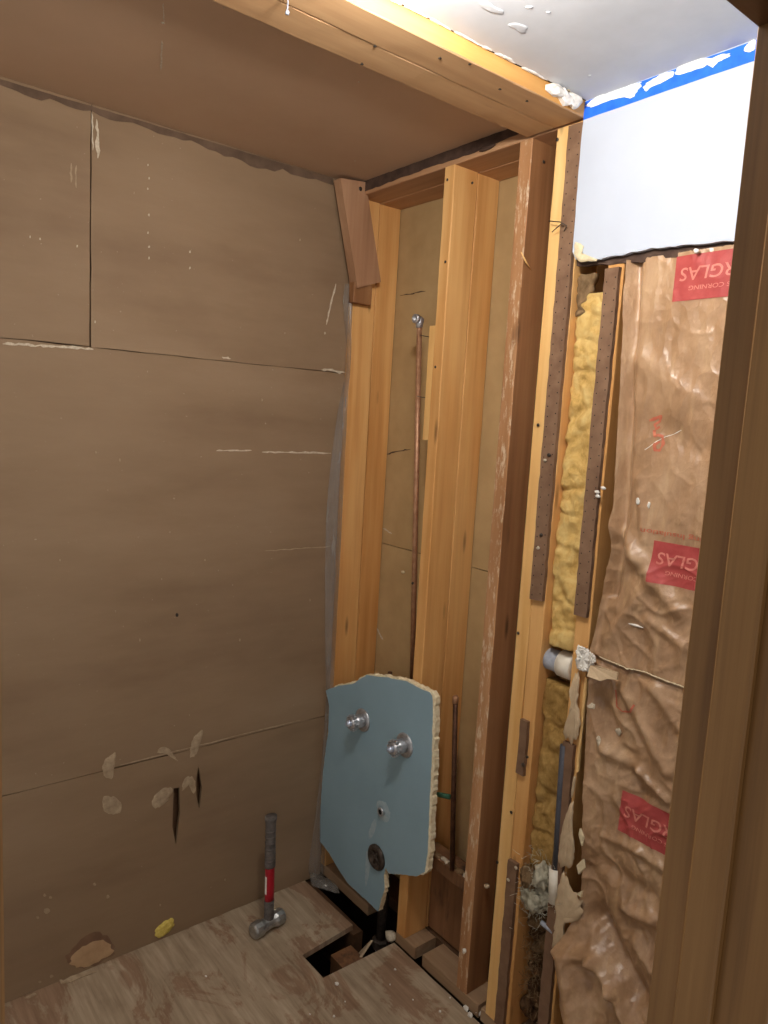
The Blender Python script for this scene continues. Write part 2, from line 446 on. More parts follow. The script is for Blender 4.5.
def wmark(px, mat, h, parent, name='plaster_smear', seed=0):
    return relief(name, [onx(q, 0.0) for q in px], (1, 0, 0), h, M[mat], parent, seed)
C7 = lambda pts: crop(pts, 80, 710, 5.486)
wmark(C7([(205, 225), (190, 290), (182, 390), (120, 355), (130, 280), (160, 255)]), 'smear', 0.0012, pM)
wmark(C7([(120, 480), (160, 472), (215, 485), (235, 540), (205, 575), (150, 570), (122, 540)]), 'smear', 0.001, pL)
wmark(C7([(415, 235), (450, 195), (495, 212), (520, 260), (545, 285), (510, 265), (470, 240), (435, 232)]), 'smear', 0.001, pM)
wmark(C7([(390, 520), (405, 465), (465, 420), (515, 428), (500, 470), (450, 530), (410, 538)]), 'smear', 0.0012, pL)
wmark(C7([(600, 255), (612, 160), (645, 125), (680, 100), (665, 170), (640, 250), (618, 258)]), 'smear', 0.0012, pM)
wmark(C7([(558, 440), (568, 378), (600, 358), (632, 380), (635, 460), (612, 455), (600, 395), (585, 390), (572, 440)]), 'smear', 0.001, pL)
C8 = lambda pts: crop(pts, 20, 880, 4.267)
wmark(C8([(190, 345), (205, 310), (290, 222), (370, 225), (405, 280), (402, 318), (330, 362), (240, 386)]), 'lath_strip', 0.0005, pL, 'torn_paper_halo')
relief('torn_paper_patch', [onx(q, 0.0006) for q in C8([(203, 355), (235, 310), (290, 272), (345, 252), (392, 282), (400, 312), (330, 357), (240, 382)])], (1, 0, 0), 0.0008, M['tear'], pL)
relief('insulation_tuft', [onx(q, 0.0) for q in C8([(575, 215), (595, 190), (640, 160), (658, 170), (652, 200), (618, 232), (592, 250), (578, 240)])], (1, 0, 0), 0.008, M['yellow'], pL)
for k, (u, v, r) in enumerate([(105, 65, 10), (130, 75, 9), (115, 133, 18), (75, 160, 8), (318, 18, 8), (375, 72, 11), (85, 435, 8), (135, 410, 10)]):
    ring = [(u+r*math.cos(a)*random.uniform(.6, 1.1), v+r*0.8*math.sin(a)*random.uniform(.6, 1.2)) for a in [i*math.pi/4 for i in range(8)]]
    wmark(C8(ring), 'smear', 0.0008, pL, 'plaster_fleck', k)
def strokes(px, w, mat, parent, name, seed=0, plane=onx, val=0.0, nrm=(1, 0, 0), h=0.0008):
    """an uneven thin ridge along a pixel path"""
    rnd = random.Random(seed); up, dn = [], []
    for i, q in enumerate(px):
        a = px[max(i-1, 0)]; b = px[min(i+1, len(px)-1)]
        d = Vector((b[0]-a[0], b[1]-a[1])).normalized(); nn = Vector((-d.y, d.x)); ww = w*rnd.uniform(.35, 1)
        if i in (0, len(px)-1): ww *= 0.3
        up.append((q[0]+nn.x*ww/2, q[1]+nn.y*ww/2)); dn.append((q[0]-nn.x*ww/2, q[1]-nn.y*ww/2))
    P = [plane(q, val) for q in up+dn[::-1]]
    return slab(name, [p+Vector(nrm)*h for p in P], -Vector(nrm)*h, M[mat], parent)
def path(a, b, n, amp=0.4, seed=0):
    rnd = random.Random(seed)
    return [(a[0]+(b[0]-a[0])*i/n+rnd.uniform(-amp, amp), a[1]+(b[1]-a[1])*i/n+rnd.uniform(-amp, amp)) for i in range(n+1)]
strokes(path((3, 343.5), (93, 349), 22, 0.7, 1), 3.2, 'scuff', pTL, 'plaster_ridge', 1)
strokes(path((216, 450.5), (252, 450.5), 10, 0.3, 2), 1.8, 'scuff', pM, 'scratch', 2)
strokes(path((262, 452), (331, 453), 16, 0.4, 3), 2.2, 'scuff', pM, 'scratch', 3)
strokes(path((97, 120), (98, 158), 10, 0.8, 4), 4.5, 'scuff', pTR, 'scratch', 4)
strokes(path((92, 112), (93, 150), 8, 0.6, 14), 2.0, 'scuff', pTR, 'scratch', 14)
strokes(path((71, 163), (71, 183), 6, 0.5, 5), 2.0, 'smear', pTL, 'scratch', 5)
strokes(path((76, 165), (76, 188), 6, 0.5, 6), 2.0, 'smear', pTL, 'scratch', 6)
strokes(path((336, 284), (326, 325), 10, 0.4, 7), 2.4, 'scuff', pTR, 'scratch', 7)
strokes(path((322, 369), (346, 373), 8, 1.0, 8), 3.0, 'scuff', pM, 'plaster_ridge', 8)
strokes(path((222, 357), (231, 359), 5, 0.5, 9), 2.5, 'scuff', pTR, 'plaster_ridge', 9)
strokes(path((265, 551), (335, 546), 14, 0.5, 10), 1.2, 'smear', pM, 'scratch', 10)
strokes(path((120, 765), (300, 720), 16, 0.3, 11), 1.1, 'smear', pM, 'scratch', 11)
strokes(path((318, 176), (333, 179), 6, 0.5, 31), 2.2, 'scuff', pTR, 'scratch', 31)
for k, (x, y) in enumerate([(148, 165), (149, 178), (148, 189), (149, 215), (148, 233), (149, 247), (149, 258), (190, 252), (190, 268), (30, 237), (40, 239), (77, 246), (95, 322), (325, 333),
                            (120, 460), (96, 452), (262, 400), (240, 640), (140, 640), (60, 560), (205, 560), (300, 240), (310, 600), (225, 880), (160, 905)]):
    ring = [(x+1.1*math.cos(a)*random.uniform(.6, 1.2), y+1.6*math.sin(a)*random.uniform(.6, 1.2)) for a in [i*math.pi/3 for i in range(6)]]
    wmark(ring, 'scuff' if k < 14 else 'smear', 0.0006, pTL if x < 90 and y < 340 else pTR if y < 340 else pM if y < 700 else pL, 'paint_fleck', k)
ring = [(177+1.6*math.cos(a), 615+2*math.sin(a)) for a in [i*math.pi/4 for i in range(8)]]
wmark(ring, 'hole', 0.0004, pM, 'nail_hole')
# dark adhesive strip along the wall top; corner shade partly painted into its colour
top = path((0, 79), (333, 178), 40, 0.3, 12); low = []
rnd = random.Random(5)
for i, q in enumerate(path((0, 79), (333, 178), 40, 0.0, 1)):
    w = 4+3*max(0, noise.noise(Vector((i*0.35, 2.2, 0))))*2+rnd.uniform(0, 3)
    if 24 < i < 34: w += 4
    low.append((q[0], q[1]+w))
slab('adhesive_shade_strip', [onx(q, 0.0012) for q in top+low[::-1]], (-0.0012, 0, 0), M['adhesive_shade'], wl)

# ---- ceiling
ce = empty('ceiling', (0.8, -0.8, CEIL), 'ceiling of brown gypsum over the alcove and white paint beyond the header', 'ceiling', kind='structure')
sof = slab('gypsum_panel', [(-0.02, -1.62, CEIL), (0.76, -1.62, CEIL), (0.76, 0.0, CEIL), (-0.02, 0.0, CEIL)], (0, 0, 0.012), M['lath_ceiling'], ce)
wc = slab('white_panel', [(0.921, -1.62, 2.430), (1.70, -1.62, 2.430), (1.70, 0.0, 2.430), (0.921, 0.0, 2.430)], (0, 0, 0.02), M['white_ceiling'], ce)
slab('roof_deck', [(-0.1, -1.7, 2.47), (1.8, -1.7, 2.47), (1.8, 0.3, 2.47), (-0.1, 0.3, 2.47)], (0, 0, 0.02), M['joist'], ce)
for k, (a, b, w) in enumerate([((163, 3), (164, 22), 1.6), ((162, 40), (161, 70), 2.4)]):
    strokes(path(a, b, 8, 0.4, k), w, 'scuff', sof, 'scratch', k, onz, CEIL, (0, 0, -1))
for k, (x, y, r) in enumerate([(163, 23, 2.4), (355, 161, 1.6), (359, 82, 1.5), (224, 8, 1.3)]):
    lump('paint_fleck', onz((x, y), CEIL-0.0006), (r*0.0014, r*0.0018, 0.0012), M['scuff'], sof, 1, seed=k)
# peeling flakes on the white ceiling
for k, (pts) in enumerate([[(340, 5), (375, 0), (400, 25), (440, 40), (430, 52), (390, 45), (350, 25)],
                           [(440, 85), (480, 78), (520, 95), (500, 122), (470, 100), (455, 95)],
                           [(505, 22), (535, 20), (530, 30), (508, 30)], [(575, 38), (598, 40), (590, 50)], [(720, 265), (740, 258), (735, 272)]]):
    relief('paint_flake', [onz(q, 2.4298) for q in crop(pts, 380, 0, 3.49)], (0, 0, -1), 0.0012, M['white_ceiling'], wc, k)
# torn plaster edge along the header
rnd = random.Random(21)
y = -1.3; k = 0
while y < -0.17:
    L = rnd.uniform(0.03, 0.09); w = rnd.uniform(0.001, 0.006)
    P = jag([(0.918, y, 2.4295), (0.921+w, y+0.004, 2.4295), (0.921+w*rnd.uniform(.5, 1.2), y+L*0.6, 2.4295), (0.920, y+L, 2.4295)], 0.008, 0.0015, k)
    relief('torn_plaster', flat_axis(P, 2, 2.4298), (0, 0, -1), rnd.uniform(0.001, 0.003), M['plaster'], wc, k)
    y += L*rnd.uniform(0.9, 1.15); k += 1

# ---- end wall upper white part
we = empty('wall_end', (1.3, 0, 2.06), 'smooth white painted upper wall above the exposed insulation', 'wall', kind='structure')
P = [(1.70, -0.014, 2.43), (0.915, -0.014, 2.43)]
left = jag([(0.915, -0.014, 2.425), (0.916, -0.014, 2.12), (0.917, -0.014, 2.095)], 0.02, 0.001, 8, False)
bottom = jag([(0.928, -0.014, 2.078), (0.96, -0.014, 2.068), (1.05, -0.014, 2.070), (1.14, -0.014, 2.073), (1.22, -0.014, 2.068), (1.30, -0.014, 2.062), (1.70, -0.014, 2.06)], 0.012, 0.0022, 9, False)
slab('white_panel', flat_axis([Vector(p) for p in P]+left+bottom, 1, -0.014), (0, 0.012, 0), M['white_wall'], we)
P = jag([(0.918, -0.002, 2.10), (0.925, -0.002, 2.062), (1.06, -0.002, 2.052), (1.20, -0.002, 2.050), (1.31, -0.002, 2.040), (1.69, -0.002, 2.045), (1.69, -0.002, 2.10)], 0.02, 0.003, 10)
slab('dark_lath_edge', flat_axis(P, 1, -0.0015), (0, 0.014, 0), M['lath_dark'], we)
P = [ony(q, -0.0155) for q in crop([(405, 232), (430, 235), (462, 250), (455, 270), (430, 280), (470, 308), (520, 318), (545, 332), (500, 338), (430, 342), (415, 315), (405, 290)], 500, 200, 5.486)]
relief('torn_paper_edge', P, (0, -1, 0), 0.003, M['cream'], we)
relief('plaster_crumb', [ony(q, -0.0145) for q in crop([(325, 90), (350, 78), (378, 90), (370, 125), (335, 132)], 660, 240, 9.6)], (0, -1, 0), 0.004, M['plaster'], we)

# ---- back wall seen between the studs
wb = empty('wall_back', (0.4, 0.19, 0), 'tan back of the drywall seen between the studs', 'wall', kind='structure')
YB = 0.186
slab('gypsum_panel', flat_axis(jag([(-0.1, YB, 0.0), (0.95, YB, 0.0), (0.95, YB, 1.2325), (-0.1, YB, 1.2325)], 0.05, 0.001, 11), 1, YB), (0, 0.012, 0), M['tan_back'], wb)
up_p = slab('gypsum_panel', flat_axis(jag([(-0.1, YB, 1.2355), (0.95, YB, 1.2355), (0.95, YB, 2.45), (-0.1, YB, 2.45)], 0.05, 0.001, 12), 1, YB), (0, 0.012, 0), M['tan_back'], wb)
slab('outer_sheathing', [(-0.1, 0.205, -0.3), (1.8, 0.205, -0.3), (1.8, 0.205, 2.46), (-0.1, 0.205, 2.46)], (0, 0.01, 0), M['joist'], wb)
strokes(path((387, 454), (410, 449), 10, 0.6, 13), 1.6, 'lath_dark', up_p, 'crack', 13, ony, YB, (0, -1, 0))
strokes(path((400, 296), (425, 291), 8, 0.4, 15), 1.2, 'lath_dark', up_p, 'crack', 15, ony, YB, (0, -1, 0))
lump('plaster_lump', ony((403, 572), YB-0.003), (0.009, 0.004, 0.006), M['cream'], up_p, 2)
strokes(path((377, 628), (383, 640), 6, 0.4, 16), 2.0, 'scuff', up_p, 'scratch', 16, ony, YB, (0, -1, 0))
strokes(path((383, 528), (392, 534), 6, 0.4, 17), 1.6, 'scuff', up_p, 'scratch', 17, ony, YB, (0, -1, 0))

# ---- door wall, jambs, the wall behind the camera's left
wr = empty('wall_right', (1.75, -0.8, 0), 'wall around the doorway', 'wall', kind='structure')
JX0, JX1 = 1.694, 1.81; JR, JL = -0.765, -1.405; HEAD = 2.045
for (y0, y1, z0, z1) in ((JR+0.02, 0.20, 0, 2.43), (-1.62, JL-0.02, 0, 2.43), (JL-0.02, JR+0.02, HEAD+0.02, 2.43)):
    lumber('wall_panel', (JX0+0.003, y0, z0), (JX1-0.003, y1, z1), M['white_wall'], wr, 2, 4)
dr = empty('door_1', (1.75, -1.08, 0), 'oak door frame with a door stop, nearest the camera', 'door frame', kind='structure')
SX0, SX1, ST = 1.7265, 1.763, 0.010
def jamb(y, sgn):
    lo, hi = sorted((y, y+sgn*0.02))
    j = lumber('jamb', (JX0, lo, 0), (JX1, hi, HEAD), M['oak'], dr, 2, 24, 0.0012, 0.0003)
    lo, hi = sorted((y, y-sgn*ST))
    lumber('door_stop', (SX0, lo, 0), (SX1, hi, HEAD-ST), M['oak'], j, 2, 24, 0.002, 0.0003)
jamb(JR, 1); jamb(JL, -1)
hd = lumber('head_jamb', (JX0, JL-0.02, HEAD), (JX1, JR+0.02, HEAD+0.02), M['oak_h'], dr, 1, 12, 0.0012, 0.0003)
lumber('door_stop', (SX0, JL, HEAD-ST), (SX1, JR, HEAD), M['oak_h'], hd, 1, 12, 0.002, 0.0003)
# ================================================================== FRAMING
hdr = empty('ceiling_header', (0.83, -0.8, HB), 'doubled flat timber header running along the ceiling between brown and white areas', 'beam')
lumber('plank', (0.743, -1.62, HB), (0.8275, -0.012, 2.436), M['header'], hdr, 1, 24)
pk = lumber('plank', (0.830, -1.62, HB-0.001), (0.9165, -0.012, 2.432), M['header_orange'], hdr, 1, 24)
pk.data.materials.append(M['header'])
for p in pk.data.polygons:
    if p.normal.z < -0.5: p.material_index = 1
def nail(p, d, L, r, parent, mat='nail', name='nail'):
    d = Vector(d).normalized(); p = Vector(p)
    return lathe(name, p, d, [(0, r), (L*0.82, r), (L*0.83, r*2.2), (L, r*2.2)], M[mat], parent, 10)
nail(onz((288, -4), HB)+Vector((0, 0, 0)), (0.02, -0.02, -1), 0.030, 0.0016, hdr, 'nail_bright')
for q in ((375, 45), (362, 63), (470, 63), (440, 57), (500, 88), (527, 100)):
    nail(onz(q, HB), (0, 0, -1), 0.003, 0.0016, hdr)
# plaster clump where the header meets the white wall
pc = empty('plaster_clump', (0.93, -0.05, 2.40), 'broken white plaster clump at the end of the header', 'plaster')
for k, (q, r) in enumerate([((556, 90), (0.012, 0.03, 0.014)), ((566, 97), (0.012, 0.03, 0.016)), ((574, 101), (0.014, 0.025, 0.016)), ((577, 90), (0.018, 0.03, 0.010)), ((569, 86), (0.02, 0.02, 0.008))]):
    lump('plaster_chunk', onx(q, 0.924), r, M['plaster'] if k != 4 else M['cream'], pc, 2, 0.6, 2.5, k, False)

tp = empty('top_plate', (0.42, 0.09, HB), 'doubled timber top plate above the studs in the alcove', 'top plate')
lumber('plank', (-0.02, 0.0, HB), (0.914, 0.0915, 2.436), M['plate'], tp, 0, 12)
lumber('plank', (-0.02, 0.093, HB-0.001), (0.914, 0.184, 2.436), M['plate'], tp, 0, 12)
slab('tar_paper_strip', flat_axis(jag([(0.03, 0, 2.438), (0.72, 0, 2.438), (0.735, 0, 2.418), (0.55, 0, 2.408), (0.3, 0, 2.410), (0.03, 0, 2.404)], 0.02, 0.0018, 14), 1, -0.002), (0, 0.002, 0), M['lath_dark'], tp)
lump('tar_lump', (0.60, -0.003, 2.408), (0.03, 0.004, 0.007), M['lath_dark'], tp, 2)

def stud(name, x0, x1, y0, y1, z0, z1, mat, label, cat='stud', front=None, group='wall studs'):
    o = empty(name, ((x0+x1)/2, (y0+y1)/2, z0), label, cat, group)
    b = lumber('timber', (x0, y0+(0.002 if y0 > 0.05 else 0), z0), (x1, y1, z1), M[mat], o, 2, 26)
    if front:
        b.data.materials.append(M[front])
        for p in b.data.polygons:
            if p.normal.y < -0.5: p.material_index = 1
    return o
s1f = stud('wall_stud', -0.022, 0.019, 0.0, 0.0915, SILL, HB, 'stud', 'golden pine corner stud standing directly beside the clear plastic sheet')
s1b = stud('wall_stud', -0.022, 0.018, 0.093, 0.184, SILL, HB, 'stud', 'golden pine stud behind the corner stud, touching the tan drywall back')
s2f = stud('wall_stud', 0.434, 0.475, 0.0, 0.0915, SILL, HB, 'stud', 'front pine stud right of the copper shower pipe with a short side strip')
s2b = stud('wall_stud', 0.434, 0.474, 0.093, 0.184, SILL, HB, 'stud', 'rear pine stud in line behind the stud beside the copper shower pipe')
s3 = stud('wall_stud', 0.712, 0.753, 0.0, 0.0915, SILL, HB, 'stud_brown', 'brown stud with a rough plaster-streaked front edge, left of the bright orange stud', front='stud_rough')
s4 = stud('wall_stud', 0.829, 0.870, 0.0, 0.0915, SILL, HB, 'stud_pale', 'bright orange stud just left of the perforated brown strip under the header end')
s5 = stud('wall_stud', 0.872, 0.914, 0.0, 0.0915, SILL, HB, 'stud', 'stud faced with a perforated brown lath strip, left of the yellow insulation')
s6 = stud('wall_stud', 1.010, 1.052, 0.0, 0.0915, SILL, 2.43, 'stud', 'stud between the yellow insulation and the kraft paper, with tan compound drips')
# side strip on the stud by the riser
P0 = ony((430, 327), 0.02)
lumber('side_strip', (0.405, 0.004, ony((428, 440), 0.02).z), (0.4335, 0.03, P0.z), M['stud_pale'], s2f, 2, 6)
for q in ((448, 180), (473, 183), (446, 262), (436, 367)):
    nail(ony(q, 0.0), (0, -1, 0), 0.003, 0.0018, s2f)
nail(onx((543, 162), 0.753), (1, 0, 0), 0.003, 0.002, s3)
nail(onx((412, 583), 0.475), (1, 0, 0), 0.003, 0.002, s2f)
for q, n_ in (((558, 140), s4), ((539, 425), s4), ((519, 633), s4), ((512, 812), s4), ((498, 862), s4)):
    nail(ony(q, 0.0), (0, -1, 0), 0.004, 0.002, n_)
tube('wood_splinter', [onx((521, 252), 0.754), onx((526, 262), 0.760), onx((531, 270), 0.754)], [0.001, 0.0025, 0.0008], M['stud_pale'], s3, 6)
# bent nails on the lath strip stud
tube('bent_nail', [ony((549, 221), -0.016), ony((560, 222), -0.025), ony((567, 226), -0.020), ony((564, 231), -0.012)], 0.0013, M['nail'], s5, 8)
tube('bent_nail', [ony((552, 232), -0.014), ony((561, 224), -0.022)], 0.0012, M['nail'], s5, 8)

# lath strips
def strip(parent, x0, x1, z0, z1, mat, seed, name='lath_strip', y0=-0.0115, holes=True):
    P = jag([(x0, 0, z0), (x1, 0, z0), (x1, 0, z1), (x0, 0, z1)], 0.02, 0.0012, seed)
    o = slab(name, flat_axis(P, 1, y0), (0, 0.011, 0), M[mat], parent)
    if holes:
        V, Fs = [], []; z = z1-0.03; rnd = random.Random(seed)
        while z > z0+0.01:
            for xx in (x0+(x1-x0)*0.2, x0+(x1-x0)*0.82):
                b = len(V); cx_, cz = xx+rnd.uniform(-.001, .001), z+(0.008 if xx > (x0+x1)/2 else 0)
                for k in range(7):
                    a = 2*math.pi*k/7; V.append((cx_+0.0019*math.cos(a), y0-0.0004, cz+0.0016*math.sin(a)))
                Fs.append(tuple(range(b, b+7)))
            z -= 0.025
        if V: tag(obj('nail_holes', V, Fs, M['hole'], o), kind='stuff')
    return o
zc = lambda q: ony(q, -0.01).z
strip(s5, 0.873, 0.9135, zc((536, 600)), 2.388, 'lath_strip', 30)
strip(s5, 0.876, 0.900, zc((523, 776)), zc((527, 722)), 'lath_strip', 31, holes=False)
strip(s5, 0.874, 0.905, 0.05, zc((513, 862)), 'lath_strip', 32, holes=False)
strip(s6, 1.011, 1.047, zc((585, 618)), 2.045, 'lath_strip', 33)
strip(s6, 1.014, 1.046, 0.06, zc((572, 745)), 'lath_strip', 34, holes=False)
def px_relief(name, pts, o_, s, yv, mat, h, parent, seed=0):
    return relief(name, [ony(q, yv) for q in crop(pts, o_[0], o_[1], s)], (0, -1, 0), h, M[mat], parent, seed)
# compound drips down the kraft side stud
px_relief('compound_drip', [(318, 285), (340, 300), (338, 360), (335, 420), (325, 480), (340, 520), (345, 570), (335, 650), (318, 690), (285, 700), (245, 660), (258, 600), (275, 550), (290, 500), (295, 440), (280, 390), (300, 350)], (520, 620), 5.69, -0.012, 'compound', 0.006, s6, 1)
px_relief('compound_drip', [(370, 0), (385, 20), (380, 70), (375, 120), (385, 180), (386, 240), (380, 295), (345, 325), (312, 290), (315, 240), (322, 190), (335, 110), (355, 40)], (490, 800), 4.575, -0.013, 'compound', 0.006, s6, 2)
px_relief('compound_drip', [(340, 325), (365, 395), (415, 445), (425, 500), (405, 560), (335, 562), (345, 640), (330, 690), (305, 702), (283, 660), (292, 610), (300, 560), (300, 440), (322, 370)], (490, 800), 4.575, -0.013, 'compound', 0.006, s6, 3)
px_relief('compound_drip', [(310, 880), (320, 900), (305, 1000), (290, 1020), (300, 930)], (520, 620), 5.69, -0.012, 'compound', 0.004, s6, 4)
for q in ((597, 492), (603, 488), (598, 496)):
    lump('plaster_fleck', ony(q, -0.014), (0.007, 0.003, 0.004), M['plaster'], s6, 2, 0.6, 2.5, int(q[0]))
for k, q in enumerate(((549, 455), (545, 460), (541, 535), (538, 548), (523, 765), (516, 868), (527, 757), (508, 880))):
    lump('plaster_fleck', ony(q, -0.014), (0.006, 0.003, 0.005), M['scuff'] if k % 2 else M['nail'], s5, 1, 0.6, 2.5, k)
# split sliver of wood beside the drips
lumber('split_sliver', (1.053, -0.006, zc((581, 775))), (1.060, 0.004, zc((590, 680))), M['stud_pale'], s6, 2, 8)

# slanted block nailed at the top of the corner
sb = empty('slanted_block', (0.05, -0.03, 2.06), 'weathered timber block nailed at a slant over the top of the corner stud', 'timber block')
XA, XB = 0.020, 0.058
fT, fB = onx((340.5, 178), XB), onx((357.5, 288), XB)
bT, bB = onx((366, 182), XB), onx((381, 282), XB)
V = []
for x in (XA, XB):
    for p in (fT, bT, bB, fB): V.append((x, p.y, min(p.z, 2.434)))
obj('timber', V, [(0, 1, 2, 3), (7, 6, 5, 4), (0, 4, 5, 1), (1, 5, 6, 2), (2, 6, 7, 3), (3, 7, 4, 0)], M['block'], sb)
d = fB-fT
p1, p2 = onx((358, 272), XB+0.001), onx((380, 272), XB+0.001)
lumber('small_packer', (0.0195, -0.02, onx((356, 302), 0.055).z), (0.05, 0.055, fB.z+0.02), M['stud_brown'], sb, 2, 4)
nail(onx((360, 189), XB), (1, 0, 0), 0.003, 0.003, sb)

# sill plates
sl = empty('sill_plate', (0.7, 0.09, 0), 'dusty timber sill plate under the studs at the floor edge', 'sill plate')
lumber('plank', (0.56, 0.003, 0.0), (0.80, 0.0915, SILL-0.001), M['sill'], sl, 0, 8)
lumber('plank', (0.81, 0.003, 0.0), (1.69, 0.0915, SILL-0.001), M['sill'], sl, 0, 8)
lumber('plank', (-0.02, 0.093, 0.0), (1.69, 0.184, SILL-0.001), M['joist'], sl, 0, 8)
lumber('plank', (-0.02, 0.003, 0.0), (0.28, 0.0915, SILL-0.001), M['sill'], sl, 0, 8)
bk = lumber('sill_block', (0.43, 0.003, 0.0), (0.525, 0.0915, SILL-0.001), M['sill'], None, 0, 6)
tag(bk, 'short cut timber block on the floor under the stud right of the drain pipe', 'timber block')

# ================================================================== INSULATION
def grid_sheet(name, fn, nu, nv, mat, parent, thick=None):
    V = [fn(i/nu, j/nv) for j in range(nv+1) for i in range(nu+1)]
    Fs = [(j*(nu+1)+i, j*(nu+1)+i+1, (j+1)*(nu+1)+i+1, (j+1)*(nu+1)+i) for j in range(nv) for i in range(nu)]
    if thick:
        n = len(V); V += [Vector(v)+Vector(thick) for v in V]
        Fs += [tuple(n+k for k in reversed(f)) for f in Fs]
        ring = [i for i in range(nu+1)]+[j*(nu+1)+nu for j in range(1, nv+1)]+[nv*(nu+1)+i for i in range(nu-1, -1, -1)]+[j*(nu+1) for j in range(nv-1, 0, -1)]
        for a, b in zip(ring, ring[1:]+ring[:1]): Fs.append((a, b, b+n, a+n))
    return obj(name, V, Fs, M[mat], parent, True)
def ff(x, z):
    y = 0.014+0.010*noise.noise(Vector((x*14, z*7, 0)))+0.010*noise.noise(Vector((x*30, z*22, 3)))+0.005*noise.noise(Vector((x*80, z*60, 8)))
    fold = noise.noise(Vector((x*9, z*16, 5))); y += 0.007*max(0, 0.2-abs(fold))*5-0.003
    e = min(x-0.914, 1.010-x); y += 0.014*max(0, 1-e/0.016)
    return y
fb = empty('fiberglass_batt', (0.962, 0.06, 0.5), 'fluffy yellow fiberglass insulation stuffed between two studs', 'insulation')
def fy(u, v):
    x = 0.9155+u*0.093; z = 1.14+v*0.86; return Vector((x, ff(x, z), z))
grid_sheet('fluff', fy, 26, 180, 'glass_yellow', fb, (0, 0.05, 0))
def fy2(u, v):
    x = 0.9155+u*0.093; z = 0.48+v*0.56; return Vector((x, ff(x, z)+0.004, z))
grid_sheet('fluff', fy2, 26, 120, 'glass_low', fb, (0, 0.05, 0))
def fy3(u, v):
    x = 0.9155+u*(0.022+0.030*v+0.012*noise.noise(Vector((v*6, 0, 0)))); z = 1.95+v*0.095; return Vector((x, ff(x, z)-0.004-0.008*noise.noise(Vector((x*60, z*40, 1))), z))
grid_sheet('grey_matted_top', fy3, 16, 30, 'glass_dirty', fb, (0, 0.02, 0))
wf_ = empty('insulation_clump', (0.965, 0.02, 0.42), 'loose pale fluffy insulation clump behind the cut white pipe', 'insulation')
for k in range(9):
    c = ony((538+random.uniform(-9, 9), 888+random.uniform(-16, 12)), 0.0+random.uniform(-.01, .02))
    lump('tuft', c, (random.uniform(.018, .028), 0.018, random.uniform(.02, .035)), M['fluff'] if k > 1 else M['glass_dirty'], wf_, 3, 0.8, 3.0, k)
dbs = empty('debris_pile', (0.965, 0.04, 0.06), 'dark dusty debris at the bottom of the insulation bay', 'debris')
for k in range(34):
    lump('dust_clod', (0.925+0.075*random.random(), 0.066+random.uniform(-.02, .015), 0.06+k*0.0095), (random.uniform(.018, .032), 0.02, random.uniform(.010, .022)), M['debris'] if k % 4 else M['glass_dirty'], dbs, 2, 0.6, 2.6, 40+k)
def strands(name, px, y0, n, L, mat, parent, seed, spread=(14, 20)):
    rnd = random.Random(seed); V, Fs = [], []
    for _ in range(n):
        p = ony((px[0]+rnd.gauss(0, spread[0]/2), px[1]+rnd.gauss(0, spread[1]/2)), y0+rnd.uniform(-.02, .012))
        d = Vector((rnd.gauss(0, 1), rnd.gauss(0, 1), rnd.gauss(-.3, 1))).normalized(); d2 = Vector((rnd.gauss(0, 1), rnd.gauss(0, 1), rnd.gauss(0, 1))).normalized()
        ll = L*rnd.uniform(.4, 1); tv, tf = tube_mesh([p, p+d*ll*0.5, p+d*ll*0.8+d2*ll*0.4], [.0007, .0006, .0003], 3, True)
        b = len(V); V += tv; Fs += [tuple(b+i for i in f) for f in tf]
    return tag(obj(name, V, Fs, M[mat], parent), kind='stuff')
strands('fibres', (538, 886), 0.0, 420, 0.03, 'fluff', wf_, 3, (20, 30))
strands('fibres', (535, 950), 0.04, 320, 0.035, 'glass_dirty', dbs, 4, (20, 60))
# kraft faced batt
def seg_d(x, z, a, b):
    ax, az = a; bx, bz = b; dx, dz = bx-ax, bz-az
    t = max(0, min(1, ((x-ax)*dx+(z-az)*dz)/(dx*dx+dz*dz)))
    return math.hypot(x-ax-t*dx, z-az-t*dz)
def pz(q): p = ony(q, 0.0); return (p.x, p.z)
FOLDS = [((612, 520), (640, 560), -.016, .020), ((640, 560), (678, 610), -.014, .020), ((606, 600), (640, 565), .008, .02), ((608, 640), (650, 585), -.008, .018),
         ((650, 620), (690, 650), -.008, .012), ((625, 690), (668, 772), -.012, .014), ((655, 690), (690, 740), -.010, .014), ((600, 700), (640, 790), .012, .026),
         ((605, 750), (640, 770), -.012, .016), ((640, 770), (668, 800), -.012, .008), ((604, 835), (640, 850), -.008, .010), ((640, 850), (668, 870), -.010, .010),
         ((600, 860), (650, 895), .012, .022), ((625, 905), (655, 920), -.016, .014), ((592, 870), (600, 920), .012, .03), ((600, 920), (640, 990), .035, .030), ((564, 944), (600, 955), -.022, .016),
         ((600, 955), (622, 985), -.026, .014), ((622, 985), (640, 1024), -.026, .014), ((640, 940), (660, 970), -.018, .016), ((640, 360), (690, 400), -.006, .03),
         ((650, 420), (700, 450), .007, .03), ((630, 290), (634, 400), -.006, .012), ((640, 480), (645, 540), -.006, .012), ((575, 960), (590, 1020), -.035, .030)]
FOLDS = [(pz(a), pz(b), h, w) for a, b, h, w in FOLDS]
